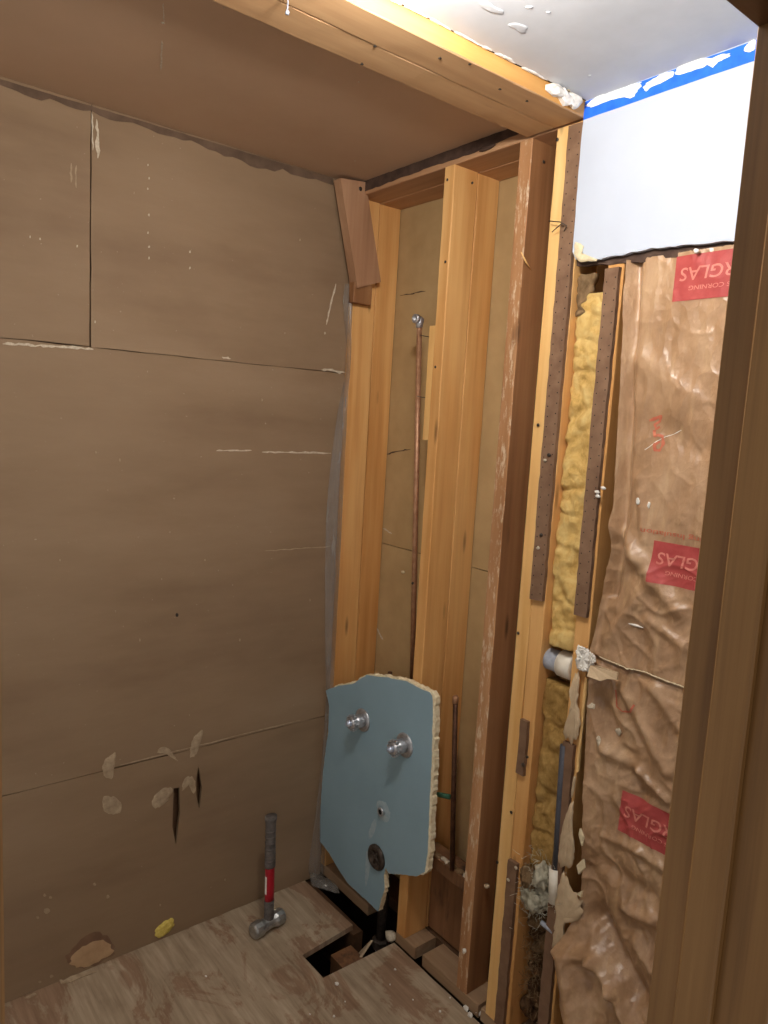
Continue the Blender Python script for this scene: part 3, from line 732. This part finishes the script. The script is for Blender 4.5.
def kf(x, z):
    k = 0.75 if z < 1.3 else 0.75-0.5*min(1, (z-1.3)/0.15)
    v = Vector((x*9, z*5, 1)); y = -0.002+0.006*k*noise.noise(v)+0.004*k*noise.noise(Vector((x*26, z*15, 4)))
    n2 = noise.noise(Vector((x*12+z*7, z*10-x*4, 9))); y -= 0.006*k*max(0, 1-abs(n2)*5)**2
    n3 = noise.noise(Vector((x*30-z*12, z*24, 2))); y -= 0.0025*k*max(0, 1-abs(n3)*4)**2
    if z < 0.62: y -= 0.07*((0.62-z)/0.5)**1.4
    for a, b, h, w in FOLDS: 
        if abs(x-(a[0]+b[0])/2) < 0.2 and abs(z-(a[1]+b[1])/2) < 0.3:
            y += h*math.exp(-(seg_d(x, z, a, b)/w)**2)
    return y
EDGE = [pz(q) for q in ((629, 262), (626, 330), (620, 430), (616, 500), (613, 560), (606, 592), (601, 620), (595, 650), (588, 690), (586, 740), (584, 800), (583, 850), (582, 890), (578, 915), (562, 945), (572, 985), (580, 1024))]
EDGE = [(x, z) for x, z in EDGE]+[(1.12, 0.0)]
def edge_x(z):
    for (x0, z0), (x1, z1) in zip(EDGE, EDGE[1:]):
        if z <= z0 and z >= z1: return x0+(x1-x0)*(z0-z)/(z0-z1)
    return EDGE[0][0] if z > EDGE[0][1] else EDGE[-1][0]
TEAR = [pz(q) for q in ((596, 654), (612, 661), (630, 668), (648, 672), (668, 680), (690, 688))]+[(1.50, 1.145)]
def tear_z(x):
    for (x0, z0), (x1, z1) in zip(TEAR, TEAR[1:]):
        if x <= x1: return z0+(z1-z0)*max(0, (x-x0)/(x1-x0))
    return TEAR[-1][1]
kb = empty('kraft_faced_batt', (1.27, 0.04, 0.05), 'crinkled brown kraft faced insulation printed with red blocks, right of the studs', 'insulation')
XR = 1.49
def ksheet_up(u, v):
    zt, zb = 2.058, 0
    # iterate x for edge at this z
    z0 = 1.12+v*(zt-1.12); xe = edge_x(z0); x = xe+(XR-xe)*u
    z = tear_z(x)+0.002+0.0018*noise.noise(Vector((x*150, 0, 0)))+v*(zt-tear_z(x)-0.002)
    y = kf(x, z)
    e = x-xe
    y += 0.010*math.exp(-(e/0.006)**2)*-1 + (0.02*math.exp(-((e-0.02)/0.012)**2) if z > 1.3 else 0)
    return Vector((x, y-0.004*math.exp(-((z-tear_z(x))/0.02)**2), z))
def ksheet_lo(u, v):
    z0 = 0.03+v*(1.15-0.03); xe = edge_x(z0); x = xe+(XR-xe)*u
    z = 0.03+v*(tear_z(x)-0.03-0.001+0.0016*noise.noise(Vector((x*170, 5, 0))))
    return Vector((x, kf(x, z)+0.010*math.exp(-((z-tear_z(x))/0.015)**2), z))
grid_sheet('kraft_paper', ksheet_up, 110, 260, 'kraft', kb)
grid_sheet('kraft_paper', ksheet_lo, 110, 300, 'kraft', kb)
lumber('fiberglass_core', (1.09, 0.095, 0.05), (1.48, 0.18, 2.05), M['glass_yellow'], kb, 2, 10)
# pale torn fibres along the tear
V = []; n = 60
for i in range(n+1):
    x = 1.092+(1.33-1.092)*i/n; z = tear_z(x); V += [(x, kf(x, z)-0.0065, z+0.0025+0.0022*noise.noise(Vector((x*200, 1, 0)))), (x, kf(x, z)-0.0078, z+0.0008+0.0022*noise.noise(Vector((x*260, 7, 0))))]
obj('torn_fibre_edge', V, [(2*i, 2*i+1, 2*i+3, 2*i+2) for i in range(n)], M['cream'], kb)
# red printed blocks with lettering turned upside down
def conform(name, me, mat, parent, off):
    vs = [Vector((v.co.x, kf(v.co.x, v.co.z)-off, v.co.z)) for v in me.vertices]
    return obj(name, vs, [tuple(p.vertices) for p in me.polygons], mat, parent)
def print_block(x0, x1, z0, z1, slope=0.0):
    nu, nv = 90, 34; V = []
    for j in range(nv+1):
        for i in range(nu+1):
            x = x0+(x1-x0)*i/nu; z = z0+(z1-z0)*j/nv
            V.append((x, kf(x, z)-0.0011, z))
    return obj('printed_block', V, [(j*(nu+1)+i, j*(nu+1)+i+1, (j+1)*(nu+1)+i+1, (j+1)*(nu+1)+i) for j in range(nv) for i in range(nu)], M['red_print'], kb, True)
def lettering(text, x_left, z_base, h, width, parent, mat, rot=math.pi, off=0.0019, name='lettering', italic=0.12):
    """text printed on the paper, turned by rot in the wall plane; x_left/z_base is the lower left corner of the turned text box"""
    cu = bpy.data.curves.new('text', 'FONT'); cu.body = text; cu.size = 1.0; cu.resolution_u = 4; cu.shear = italic; cu.offset = 0.01
    to = bpy.data.objects.new('text', cu); COL.objects.link(to)
    bpy.context.view_layer.update()
    me = bpy.data.meshes.new_from_object(to.evaluated_get(bpy.context.evaluated_depsgraph_get()))
    bpy.data.objects.remove(to); bpy.data.curves.remove(cu)
    xs = [v.co.x for v in me.vertices]; ys = [v.co.y for v in me.vertices]
    w, hh = max(xs)-min(xs), max(ys)-min(ys); mx, my = min(xs), min(ys)
    for v in me.vertices:
        a = (v.co.x-mx)/w*width; b = (v.co.y-my)/hh*h
        if abs(rot-math.pi) < 1e-6: a, b = width-a, h-b
        elif rot: a, b = b*1.0, width-a
        v.co = (x_left+a, 0, z_base+b)
    bm = bmesh.new(); bm.from_mesh(me); bmesh.ops.triangulate(bm, faces=bm.faces[:])
    for _ in range(2):
        long = [e for e in bm.edges if e.calc_length() > 0.006]
        if long: bmesh.ops.subdivide_edges(bm, edges=long, cuts=1); bmesh.ops.triangulate(bm, faces=bm.faces[:])
    bm.to_mesh(me); bm.free()
    o = conform(name, me, mat, parent, off); bpy.data.meshes.remove(me); return o
for (z0, z1) in ((1.958, 2.050), (1.360, 1.450), (0.768, 0.864)):
    x0 = 1.180 if z0 > 1.9 else 1.196 if z0 > 1.3 else 1.180
    pb = print_block(x0, x0+0.255, z0, z1)
    lettering('FIBERGLAS', x0+0.012, z0+0.040, 0.027, 0.190, pb, M['pale_print'])
    lettering('OWENS CORNING', x0+0.034, z0+0.020, 0.009, 0.140, pb, M['pale_print'], off=0.0018)
lettering('Building Insulation', 1.165, 1.462, 0.014, 0.19, kb, M['red_faint'], off=0.0012, italic=0)
def kpatch(name, q, w, h, mat, seed):
    c = ony(q, 0.0); P = []
    rnd = random.Random(seed)
    for i in range(9):
        a = 2*math.pi*i/9; x = c.x+w*math.cos(a)*rnd.uniform(.5, 1.1); z = c.z+h*math.sin(a)*rnd.uniform(.5, 1.1)
        P.append(Vector((x, kf(x, z)-0.001, z)))
    relief(name, P, (0, -1, 0), 0.002, M[mat], kb, seed)
for k, (q, w, h) in enumerate([((640, 501), .006, .012), ((650, 505), .004, .009), ((637, 625), .022, .003), ((592, 706), .010, .010), ((600, 740), .008, .014), ((617, 733), .010, .012)]):
    kpatch('white_patch', q, w, h, 'plaster' if k < 3 else 'scuff', k)
def kstroke(pix, w, mat, name):
    P = [ony(q, 0.0) for q in pix]; V, Fs = [], []
    pts_ = []
    for a, b in zip(P, P[1:]):
        for k in range(8): pts_.append(a.lerp(b, k/8))
    pts_.append(P[-1])
    for i, p in enumerate(pts_):
        d = (pts_[min(i+1, len(pts_)-1)]-pts_[max(i-1, 0)]).normalized(); nn = Vector((-d.z, 0, d.x))
        for sg in (-1, 1):
            q = p+nn*(w*0.5*sg*(0.7+0.5*noise.noise(p*90))); V.append((q.x, kf(q.x, q.z)-0.0013, q.z))
    Fs = [(2*i, 2*i+1, 2*i+3, 2*i+2) for i in range(len(pts_)-1)]
    obj(name, V, Fs, M[mat], kb)
CS = lambda pts: crop(pts, 636, 405, 15.36)
kstroke(CS([(190, 240), (300, 200), (380, 170), (350, 250), (270, 300), (300, 370), (350, 330)]), 0.008, 'red_faint', 'red_print_mark')
kstroke(CS([(270, 380), (290, 480), (330, 460), (400, 480), (420, 600), (370, 700), (300, 690), (290, 610), (370, 560)]), 0.008, 'red_faint', 'red_print_mark')
kstroke(crop([(180, 300), (190, 560), (290, 630), (440, 630), (490, 520)], 605, 670, 15.36), 0.006, 'red_faint', 'red_print_mark')
kstroke(CS([(145, 690), (205, 650), (330, 550), (440, 490), (560, 450), (685, 385)]), 0.0018, 'plaster', 'pale_scratch')
# torn paper fragments at the stud edge
for k, (pts) in enumerate([[(410, 130), (425, 170), (418, 210), (405, 160)], [(395, 300), (425, 270), (430, 310), (405, 340)], [(395, 430), (420, 415), (415, 445)],
                           [(330, 860), (345, 850), (355, 900), (335, 950), (322, 930)], [(355, 890), (382, 910), (365, 930)]]):
    slab('paper_scrap', [ony(q, -0.03+0.004*k) for q in crop(pts, 490, 800, 4.575)], (0.002, 0.004, 0), M['cream'], kb)

# ================================================================== PIPES
# vent pipe through the bay with its coupling
vp = empty('vent_pipe', (0.96, 0.035, 1.09), 'grey pipe end with a white coupling crossing the yellow insulation', 'pipe')
a = ony((546, 657), 0.040); b = Vector((1.03, 0.040, a.z))
ax = (b-a).normalized()
lathe('pipe', a-ax*0.03, ax, [(0, 0.028), (0.10, 0.028)], M['pvc_grey'], vp, 24)
lathe('coupling', Vector((0.953, a.y, a.z)), ax, [(0, 0.029), (0.001, 0.034), (0.042, 0.034), (0.044, 0.031)], M['pvc'], vp, 28)
sl_ = empty('plaster_splat', (1.05, -0.01, 1.08), 'white plaster splat with a tan flap where the pipe meets the kraft paper', 'plaster')
px_relief('plaster_chunk', [(330, 140), (355, 150), (380, 165), (400, 175), (408, 205), (432, 215), (420, 235), (425, 262), (405, 285), (390, 302), (355, 285), (330, 280), (318, 230), (335, 205), (325, 175)], (520, 620), 5.69, -0.012, 'plaster', 0.010, sl_, 3)
for k, (q, r) in enumerate([((583, 650), (.010, .006, .006)), ((591, 659), (.009, .007, .012)), ((583, 668), (.012, .007, .006)), ((579, 657), (.005, .006, .010))]):
    lump('plaster_chunk', ony(q, -0.020), r, M['plaster'], sl_, 3, 0.9, 3.0, k, False)
slab('tan_flap', [ony(q, -0.022-0.02*i/6) for i, q in enumerate(crop([(400, 258), (450, 265), (555, 300), (550, 340), (500, 335), (455, 347), (380, 320)], 520, 620, 5.69))], (0, 0.005, 0), M['compound'], sl_)
# cut white pipe low in the bay, little white tube, dark grey pipe
cp = empty('cut_pvc_pipe', (0.99, 0.0, 0.45), 'short cut white plastic pipe end low beside the tan drips', 'pipe')
c0 = ony((554, 902), -0.006); c1 = ony((555, 868), -0.006)
V, Fs = tube_mesh([c0, c1], 0.0145, 20, False)
o = obj('pipe', V, Fs, M['pvc'], cp, True)
md = o.modifiers.new('wall', 'SOLIDIFY'); md.thickness = 0.003
tb = tube('plastic_tube', [ony((541, 922), -0.012), ony((553, 932), -0.006)], 0.006, M['pvc_grey'])
tag(tb, 'small white plastic tube poking out under the pale fluffy clump', 'pipe')
cd = tube('grey_conduit', [ony((564, 745), -0.006), ony((559, 820), -0.006), ony((555.5, 880), -0.006)], 0.0095, M['conduit'])
tag(cd, 'thin dark grey pipe running down beside the tan compound drips', 'pipe')

# shower riser
sr = empty('shower_riser', (0.324, 0.05, 0.7), 'copper shower riser pipe with a threaded brass elbow at its top', 'pipe')
pt, pb_ = ony((419.5, 322), 0.040), ony((412, 690), 0.085)
tube('copper_pipe', [pt, pt.lerp(pb_, .5), pb_], 0.0085, M['copper'], sr)
lathe('elbow', pt+Vector((0, 0, -0.018)), (0, 0, 1), [(0, .0105), (.014, .012), (.026, .014), (.032, .010), (.034, .003)], M['chrome'], sr, 16)
lathe('outlet', pt+Vector((0, 0.004, 0.008)), (0, -1, 0), [(0, .010), (.012, .011), (.013, .014), (.024, .014), (.0245, .009), (.012, .008)], M['chrome'], sr, 18)
for q in ((424, 336), (421, 397)):
    tube('wire_strap', [ony((q[0]-4, q[1]-1), 0.035), ony((q[0], q[1]), 0.03), ony((q[0]+6, q[1]+1), 0.02)], 0.0012, M['nail'], sr, 8)
# supply pipe between the studs with a corroded valve end
sp = empty('supply_pipe', (0.58, 0.06, 0.3), 'dark copper supply pipe with a green corroded end, right of the hanging board', 'pipe')
t0 = ony((455.5, 700), 0.028); t1 = ony((452, 870), 0.028)
tube('copper_pipe', [t0, t0.lerp(t1, .5), t1], 0.0075, M['copper_dark'], sp)
lathe('cap', t0+Vector((0, 0, -.01)), (0, 0, 1), [(0, .009), (.02, .009), (.024, .005)], M['copper'], sp, 12)
g0 = ony((436, 794), 0.03); g1_ = ony((450, 797), 0.045)
tube('corroded_stub', [g0, g1_], [0.007, 0.008], M['verdigris'], sp, 12)
h0, h1 = ony((434, 853), 0.03), ony((492, 889), 0.03)
hp = empty('fire_block', (0.59, 0.06, h0.z-0.04), 'dusty brown timber fire block nailed between two studs right of the hanging board', 'timber block')
lumber('timber', (0.4765, 0.034, h0.z-0.055), (0.7105, 0.092, h0.z-0.012), M['stud_dark'], hp, 0, 8)
for k in range(7):
    lump('dust_lump', Vector((0.49+0.032*k, 0.045, h0.z-0.012)), (.018, .010, random.uniform(.005, .012)), M['glass_dirty'] if k % 3 else M['scuff'], hp, 2, 0.7, 2.5, k)
bb = lumber('backing_board', (0.476, 0.10, 0.045), (0.71, 0.118, h0.z-0.03), M['stud_dark'], None, 0, 8)
tag(bb, 'dark brown board filling the gap below the dusty fire block', 'board')
wp = lump('plaster_blob', ony((487, 886), 0.04), (.009, .008, .006), M['smear'], None, 2, 0.6)
tag(wp, 'small pale plaster blob between the brown stud and the bright orange stud', 'plaster')
# ================================================================== BATH VALVE, BOARD, DRAIN
YBD = -0.030
CB = lambda pts: [ony(q, YBD) for q in crop(pts, 310, 660, 3.936)]
def ringpts(c, r, n=18, y=YBD): return [Vector((c[0]+r*math.cos(2*math.pi*k/n), y, c[1]+r*math.sin(2*math.pi*k/n))) for k in range(n)]
pts = CB([(62, 120), (110, 103), (170, 93), (222, 60), (300, 68), (380, 85), (430, 110), (470, 128), (480, 140), (482, 200), (478, 400), (470, 560), (462, 760), (455, 810), (450, 835), (418, 850), (365, 845), (310, 840), (297, 820),
          (290, 850), (292, 900), (280, 940), (268, 990), (215, 940), (150, 880), (110, 820), (75, 760), (38, 712), (40, 600), (50, 450), (62, 350), (72, 280), (75, 180)])
for p in pts: p.x = max(p.x, 0.003)
def bpt(q):
    p = ony(q, YBD); return (p.x, p.z)
V1, V2, SPT, OVF = bpt((363, 720)), bpt((405, 745)), bpt((383, 811)), bpt((377, 857))
holes = [ringpts(V1, 0.025), ringpts(V2, 0.025), ringpts(SPT, 0.013)]
gb = empty('green_board', (0.3, -0.01, 0.06), 'ragged blue green moisture board piece hung on the bath valve stems', 'drywall piece')
fp = slab('paper_face', flat_axis(jag(pts, 0.012, 0.0012, 40), 1, YBD), (0, 0.0015, 0), M['greenboard'], gb, holes)
cpts = jag(pts, 0.008, 0.0035, 41)
cc = sum(cpts, Vector())/len(cpts)
for p in cpts:
    if p.x > 0.45 and p.z > 0.32: p.x += 0.010
    if p.z > 0.74: p.z += 0.004
for p in cpts: p.x = max(p.x, 0.002)
core = slab('gypsum_core', flat_axis(cpts, 1, YBD+0.0015), (0, 0.018, 0), M['core'], gb,
            [flat_axis(h, 1, YBD+0.0015) for h in holes])
def bmark(pts_, mat, name, h=0.0005):
    return relief(name, CB(pts_), (0, -1, 0), h, M[mat], gb)
bmark([(262, 555), (290, 552), (312, 585), (318, 625), (300, 640), (275, 630), (262, 590)], 'chalk', 'chalk_ring')
bmark([(255, 620), (265, 640), (250, 690), (235, 710), (228, 690), (240, 650)], 'chalk', 'drip_mark')
bmark([(222, 740), (240, 760), (235, 830), (225, 880), (215, 900), (218, 800)], 'chalk', 'drip_mark')
bv = empty('bath_valve', (0.324, 0.04, 0.4), 'two handle bath valve with bare metal stems sticking out of the blue board', 'valve')
for (x, z) in (V1, V2):
    st = lathe('valve_stem', (x, YBD+0.044, z), (0, -1, 0), [(0, .014), (.046, .014), (.047, .0225), (.082, .0225), (.083, .019), (.095, .019), (.097, .014)], M['chrome'], bv, 24)
    lathe('flange', (x, YBD+0.0002, z), (0, -1, 0), [(0, .038), (.003, .0385), (.006, .035), (.0065, .024)], M['chrome'], st, 28)
    V, Fs = [], []
    for k in range(12):
        a = 2*math.pi*k/12; c = Vector((x+.0235*math.cos(a), YBD-0.043, z+.0235*math.sin(a)))
        b = len(V)
        for dx in (-.0028, .0028):
            for dy in (-.007, .007):
                for dz in (-.0028, .0028): V.append(c+Vector((dx, dy, dz)))
        Fs += [tuple(b+i for i in f) for f in ((0, 1, 3, 2), (4, 6, 7, 5), (0, 4, 5, 1), (2, 3, 7, 6), (0, 2, 6, 4), (1, 5, 7, 3))]
    tag(obj('crown_teeth', V, Fs, M['chrome'], st), 'toothed sleeve')
    lathe('spindle', (x, YBD-0.052, z), (0, -1, 0), [(0, .0105), (.010, .0105), (.012, .008), (.015, .007)], M['nail_bright'], st, 16)
lathe('valve_body', (V1[0]-0.025, 0.025, V1[1]), (1, 0, 0), [(0, .014), (.05, .018), (.09, .013), (.19, .013), (.22, .018), (.27, .014)], M['copper_dark'], bv, 16)
ps_ = ony((390, 672), 0.025)
tube('pipe_stub', [(ps_.x, 0.025, V1[1]), (ps_.x, 0.025, ps_.z)], 0.0075, M['copper_dark'], bv)
tube('spout_drop', [(SPT[0]-.01, 0.025, V1[1]), (SPT[0]-.005, 0.025, 0.55), (SPT[0], 0.025, SPT[1])], 0.0095, M['copper_dark'], bv)
sn = lathe('spout_nipple', (SPT[0], YBD+0.054, SPT[1]), (0, -1, 0), [(0, .011), (.058, .011), (.062, .014), (.066, .014), (.0665, .008), (.05, .0075)], M['chrome'], bv, 20)
lathe('bore', (SPT[0], YBD-0.0105, SPT[1]), (0, -1, 0), [(0, .0079), (.0022, .0079)], M['black'], sn, 16)
wd = empty('waste_pipe', (0.36, -0.03, 0), 'dark waste pipe rising from the floor hole with a black rubber overflow ring', 'drain')
ov = lathe('overflow_ring', (OVF[0], YBD-0.0005, OVF[1]), (0, -1, 0), [(0, .042), (.005, .042), (.010, .037), (.010, .026), (.004, .023), (.004, .004)], M['metal_dark'], wd, 28)
tube('overflow_bar', [(OVF[0]-.02, YBD-0.006, OVF[1]+.014), (OVF[0]+.02, YBD-0.006, OVF[1]-.012)], 0.004, M['metal_dark'], ov, 8)
tube('overflow_bar', [(OVF[0]-.007, YBD-0.006, OVF[1]-.021), (OVF[0]+.007, YBD-0.006, OVF[1]+.021)], 0.004, M['metal_dark'], ov, 8)
dp0 = Vector((0.322, 0.032, -0.16))
tube('pipe', [dp0, (0.324, 0.032, 0.05), (OVF[0], 0.022, OVF[1]-.01)], 0.017, M['metal_dark'], wd, 18)
lathe('slip_nut', (0.322, 0.032, -0.10), (0, 0, 1), [(0, .026), (.004, .030), (.030, .030), (.034, .022)], M['metal_dark'], wd, 8, False)
rag = lump('mortar_lump', (0.405, 0.005, 0.004), (.022, .016, .018), M['scuff'], None, 2, 0.4)
tag(rag, 'pale rounded plaster lump beside the waste pipe at the hole edge', 'plaster')
hb_ = empty('hole_rubble', (0.34, -0.13, -0.2), 'broken wood block and shards lying inside the floor hole', 'debris')
lumber('wood_block', (0.315, -0.17, -0.19), (0.39, -0.09, -0.045), M['stud_dark'], hb_, 2, 4)
slab('plaster_shard', [(0.345, -0.085, -0.06), (0.375, -0.105, -0.05), (0.368, -0.05, -0.01)], (0.006, 0.006, 0), M['smear'], hb_)
lump('rubble', (0.35, -0.21, -0.17), (.03, .03, .02), M['debris'], hb_, 2, 0.6)

# ---- clear plastic sheet hanging in the corner
PL = [(345, 284, 350), (343, 300, 353), (345, 330, 354), (348, 360, 352), (345, 376, 349), (338, 410, 347), (333, 445, 345), (329, 480, 344), (326, 520, 342), (325, 570, 339), (325, 630, 336), (326, 700, 334), (322, 760, 332), (315, 820, 330), (308, 868, 330), (312, 884, 330)]
ps = empty('plastic_sheet', (0.02, -0.05, 0.0), 'thin clear plastic sheet hanging in the corner beside the golden stud', 'plastic sheet')
def sheet_pt(u, v):
    f = v*(len(PL)-1); i = min(int(f), len(PL)-2); t = f-i
    L = PL[i][0]+(PL[i+1][0]-PL[i][0])*t; yy = PL[i][1]+(PL[i+1][1]-PL[i][1])*t
    A = onx((L, yy), 0.006)
    z = A.z
    Bp = Vector((0.024, -0.004, z)); A.y = min(A.y, -0.006)
    p = A.lerp(Bp, u)
    p.x += 0.012*math.sin(u*math.pi)+0.005*noise.noise(Vector((u*5, z*6, 0)))*math.sin(math.pi*min(1, u*1.2)) 
    p.x = max(p.x, 0.003); p.z = max(p.z, 0.006)
    return p
grid_sheet('film', sheet_pt, 16, 150, 'poly', ps)
def fold_pt(u, v):
    a = onz((306+u*26, 872+u*8), 0.012); b = onz((312+u*28, 886+u*8), 0.004)
    p = a.lerp(b, v); p.z += 0.022*math.sin(v*math.pi)*(1-u*0.5)+0.004*noise.noise(Vector((u*8, v*3, 2)))
    return p
grid_sheet('floor_fold', fold_pt, 24, 8, 'poly', ps)

# ================================================================== HAMMER
hm = empty('sledge_hammer', (0.150, -0.305, 0.0), 'short sledge hammer standing on its steel head, red and grey handle', 'hammer')
hx, hy = 0.152, -0.308; R0 = 0.026; hd_ = Vector((-0.16, 0.99, 0)).normalized()
hc = Vector((hx, hy, R0+0.0005)) - hd_*0.004
prof = [(-.062, .016), (-.060, .0205), (-.056, .0235), (-.030, .0238), (-.022, .020), (-.016, .0185), (.016, .0185), (.022, .020), (.030, .0238), (.056, .0235), (.060, .0205), (.062, .016)]
lathe('head', hc, hd_, [(t, r*1.09) for t, r in prof], M['steel'], hm, 12, False)
hb = Vector((hx, hy, 0.035)); ht = onx((271, 816), hx-0.012)
def oval(name, t0, t1, ra, rb, mat, parent, n=18, rings=6, prof=None):
    p0, p1 = hb.lerp(ht, t0), hb.lerp(ht, t1); V, Fs = [], []
    sd = Vector((-hd_.y, hd_.x, 0))
    for i in range(rings+1):
        c = p0.lerp(p1, i/rings); k = prof(i/rings) if prof else 1
        for j in range(n):
            a = 2*math.pi*j/n; V.append(c+hd_*(ra*k*math.cos(a))+sd*(rb*k*math.sin(a)))
    for i in range(rings):
        for j in range(n): Fs.append((i*n+j, i*n+(j+1) % n, i*n+n+(j+1) % n, i*n+n+j))
    Fs.append(tuple(range(n-1, -1, -1))); Fs.append(tuple(rings*n+j for j in range(n)))
    return obj(name, V, Fs, mat, parent, True)
oval('handle_collar', 0.0, 0.20, .0175, .014, M['rubber'], hm)
hr = oval('handle_shaft', 0.19, 0.53, .0165, .013, M['red'], hm)
lb = oval('white_label', 0.27, 0.44, .0169, .0134, M['plaster'], hr)
for p in lb.data.polygons: pass
bm = bmesh.new(); bm.from_mesh(lb.data)
wdir = (Vector((-0.1, -0.93, 0))).normalized()
dele = [f for f in bm.faces if f.normal.dot(wdir) < 0.80]
bmesh.ops.delete(bm, geom=dele, context='FACES'); bm.to_mesh(lb.data); bm.free()
gr = oval('rubber_grip', 0.52, 1.0, .0180, .0145, M['rubber'], hm, 18, 16, lambda t: 1.0+0.10*math.sin(t*9) * 0.3+(0.16 if t > 0.9 else 0)+(0.06 if t < 0.08 else 0))
for k in range(6):
    oval('grip_ring', 0.58+0.055*k, 0.595+0.055*k, .0190, .0155, M['rubber'], gr, 18, 1)

# ================================================================== TAPE
tp_ = empty('painters_tape', (1.3, -0.016, 2.39), 'strip of blue painters tape along the top of the white wall, smeared with white paint', 'tape')
P = jag([(0.916, 0, 2.428), (1.69, 0, 2.428), (1.69, 0, 2.393), (0.916, 0, 2.389)], 0.02, 0.0005, 50)
slab('tape', flat_axis(P, 1, -0.0148), (0, 0.0007, 0), M['blue_tape'], tp_)
def psm(pts, o_, s, k): relief('paint_smear', [ony(q, -0.0149) for q in crop(pts, o_[0], o_[1], s)], (0, -1, 0), 0.0012, M['white_paint'], tp_, k)
psm([(150, 345), (180, 320), (260, 290), (330, 270), (400, 238), (445, 235), (450, 255), (410, 300), (385, 325), (370, 310), (290, 325), (215, 355), (160, 375)], (560, 40), 5.486, 1)
psm([(450, 255), (520, 205), (590, 172), (630, 175), (625, 198), (560, 235), (490, 262), (475, 285), (462, 265)], (560, 40), 5.486, 2)
psm([(215, 420), (250, 380), (345, 340), (375, 350), (440, 350), (480, 325), (550, 320), (530, 345), (460, 375), (435, 415), (420, 375), (380, 405), (300, 430), (225, 455)], (640, 0), 6.0, 3)
psm([(620, 300), (640, 265), (680, 235), (700, 240), (690, 300), (640, 318)], (640, 0), 6.0, 4)

# ================================================================== SMALL DEBRIS ON THE FLOOR
for k, (x, y, r) in enumerate([(337, 985, 3), (206, 977, 2), (395, 970, 1.8), (334, 1017, 2), (440, 1012, 1.8), (310, 1015, 1.5), (478, 1014, 5), (486, 1017, 4), (466, 1010, 3), (470, 1016, 3), (390, 985, 1.2), (450, 998, 1.4), (345, 1002, 1.2), (413, 1000, 1.2)]):
    p = onz((x, y), 0.0); s = r*(0.0034 if 6 <= k <= 9 else 0.0024)
    o = lump('plaster_crumb', p+Vector((0, 0, s*0.55)), (s, s*0.8, s*0.6), M['plaster'], None, 1, 0.5, 2.0, k, False)
    lab = {0: 'larger lone white plaster crumb just in front of the floor hole', 1: 'lone white plaster crumb on the plywood left of the floor hole, below the hammer'}.get(k)
    if not lab: lab = 'white plaster crumb in the little heap at the plywood edge below the studs' if 6 <= k <= 9 else 'tiny white plaster speck on the open plywood right of the floor hole'
    tag(o, lab, 'crumb', 'plaster crumbs on the floor')
for k, pts in enumerate([[(160, 410), (185, 430), (215, 410), (300, 385), (325, 390), (250, 418), (215, 435), (175, 440)], [(20, 500), (60, 480), (70, 485), (40, 500)]]):
    o = slab('paper_scrap', [onz(q, 0.004) for q in crop(pts, 20, 880, 4.267)], (0, 0, -0.0035), M['smear'])
    tag(o, ['curled paper scrap on the floor below the torn brown patch', 'thin paper scrap on the floor at the left end of the brown wall'][k], 'scrap')
o = lump('plaster_crumb', ony((466, 950), 0.0)+Vector((0, -.006, 0)), (.006, .005, .009), M['plaster'], s3, 2, 0.5); o.name = 'plaster_fleck'

# ================================================================== CEILING LAMP (just above the frame)
cl = empty('ceiling_lamp', (LAMP_POS.x, LAMP_POS.y, 2.43), 'round globe lamp on the white ceiling just above the frame', 'lamp')
t = NT('lamp_globe'); em = t.add('ShaderNodeEmission'); em.inputs[0].default_value = (*LAMP_COLOR, 1); em.inputs[1].default_value = LAMP_STRENGTH
t.link(em.outputs[0], t.n['Material Output'].inputs[0]); M['globe'] = t.m
lathe('lamp_base', (LAMP_POS.x, LAMP_POS.y, 2.4295), (0, 0, -1), [(0, .06), (.012, .06), (.02, .04), (.035, .03)], M['white_ceiling'], cl, 24)
bm = bmesh.new(); bmesh.ops.create_uvsphere(bm, u_segments=24, v_segments=14, radius=0.05)
V = [v.co+LAMP_POS for v in bm.verts]; bm.verts.ensure_lookup_table(); Fs = [tuple(v.index for v in f.verts) for f in bm.faces]; bm.free()
obj('globe', V, Fs, M['globe'], cl, True)
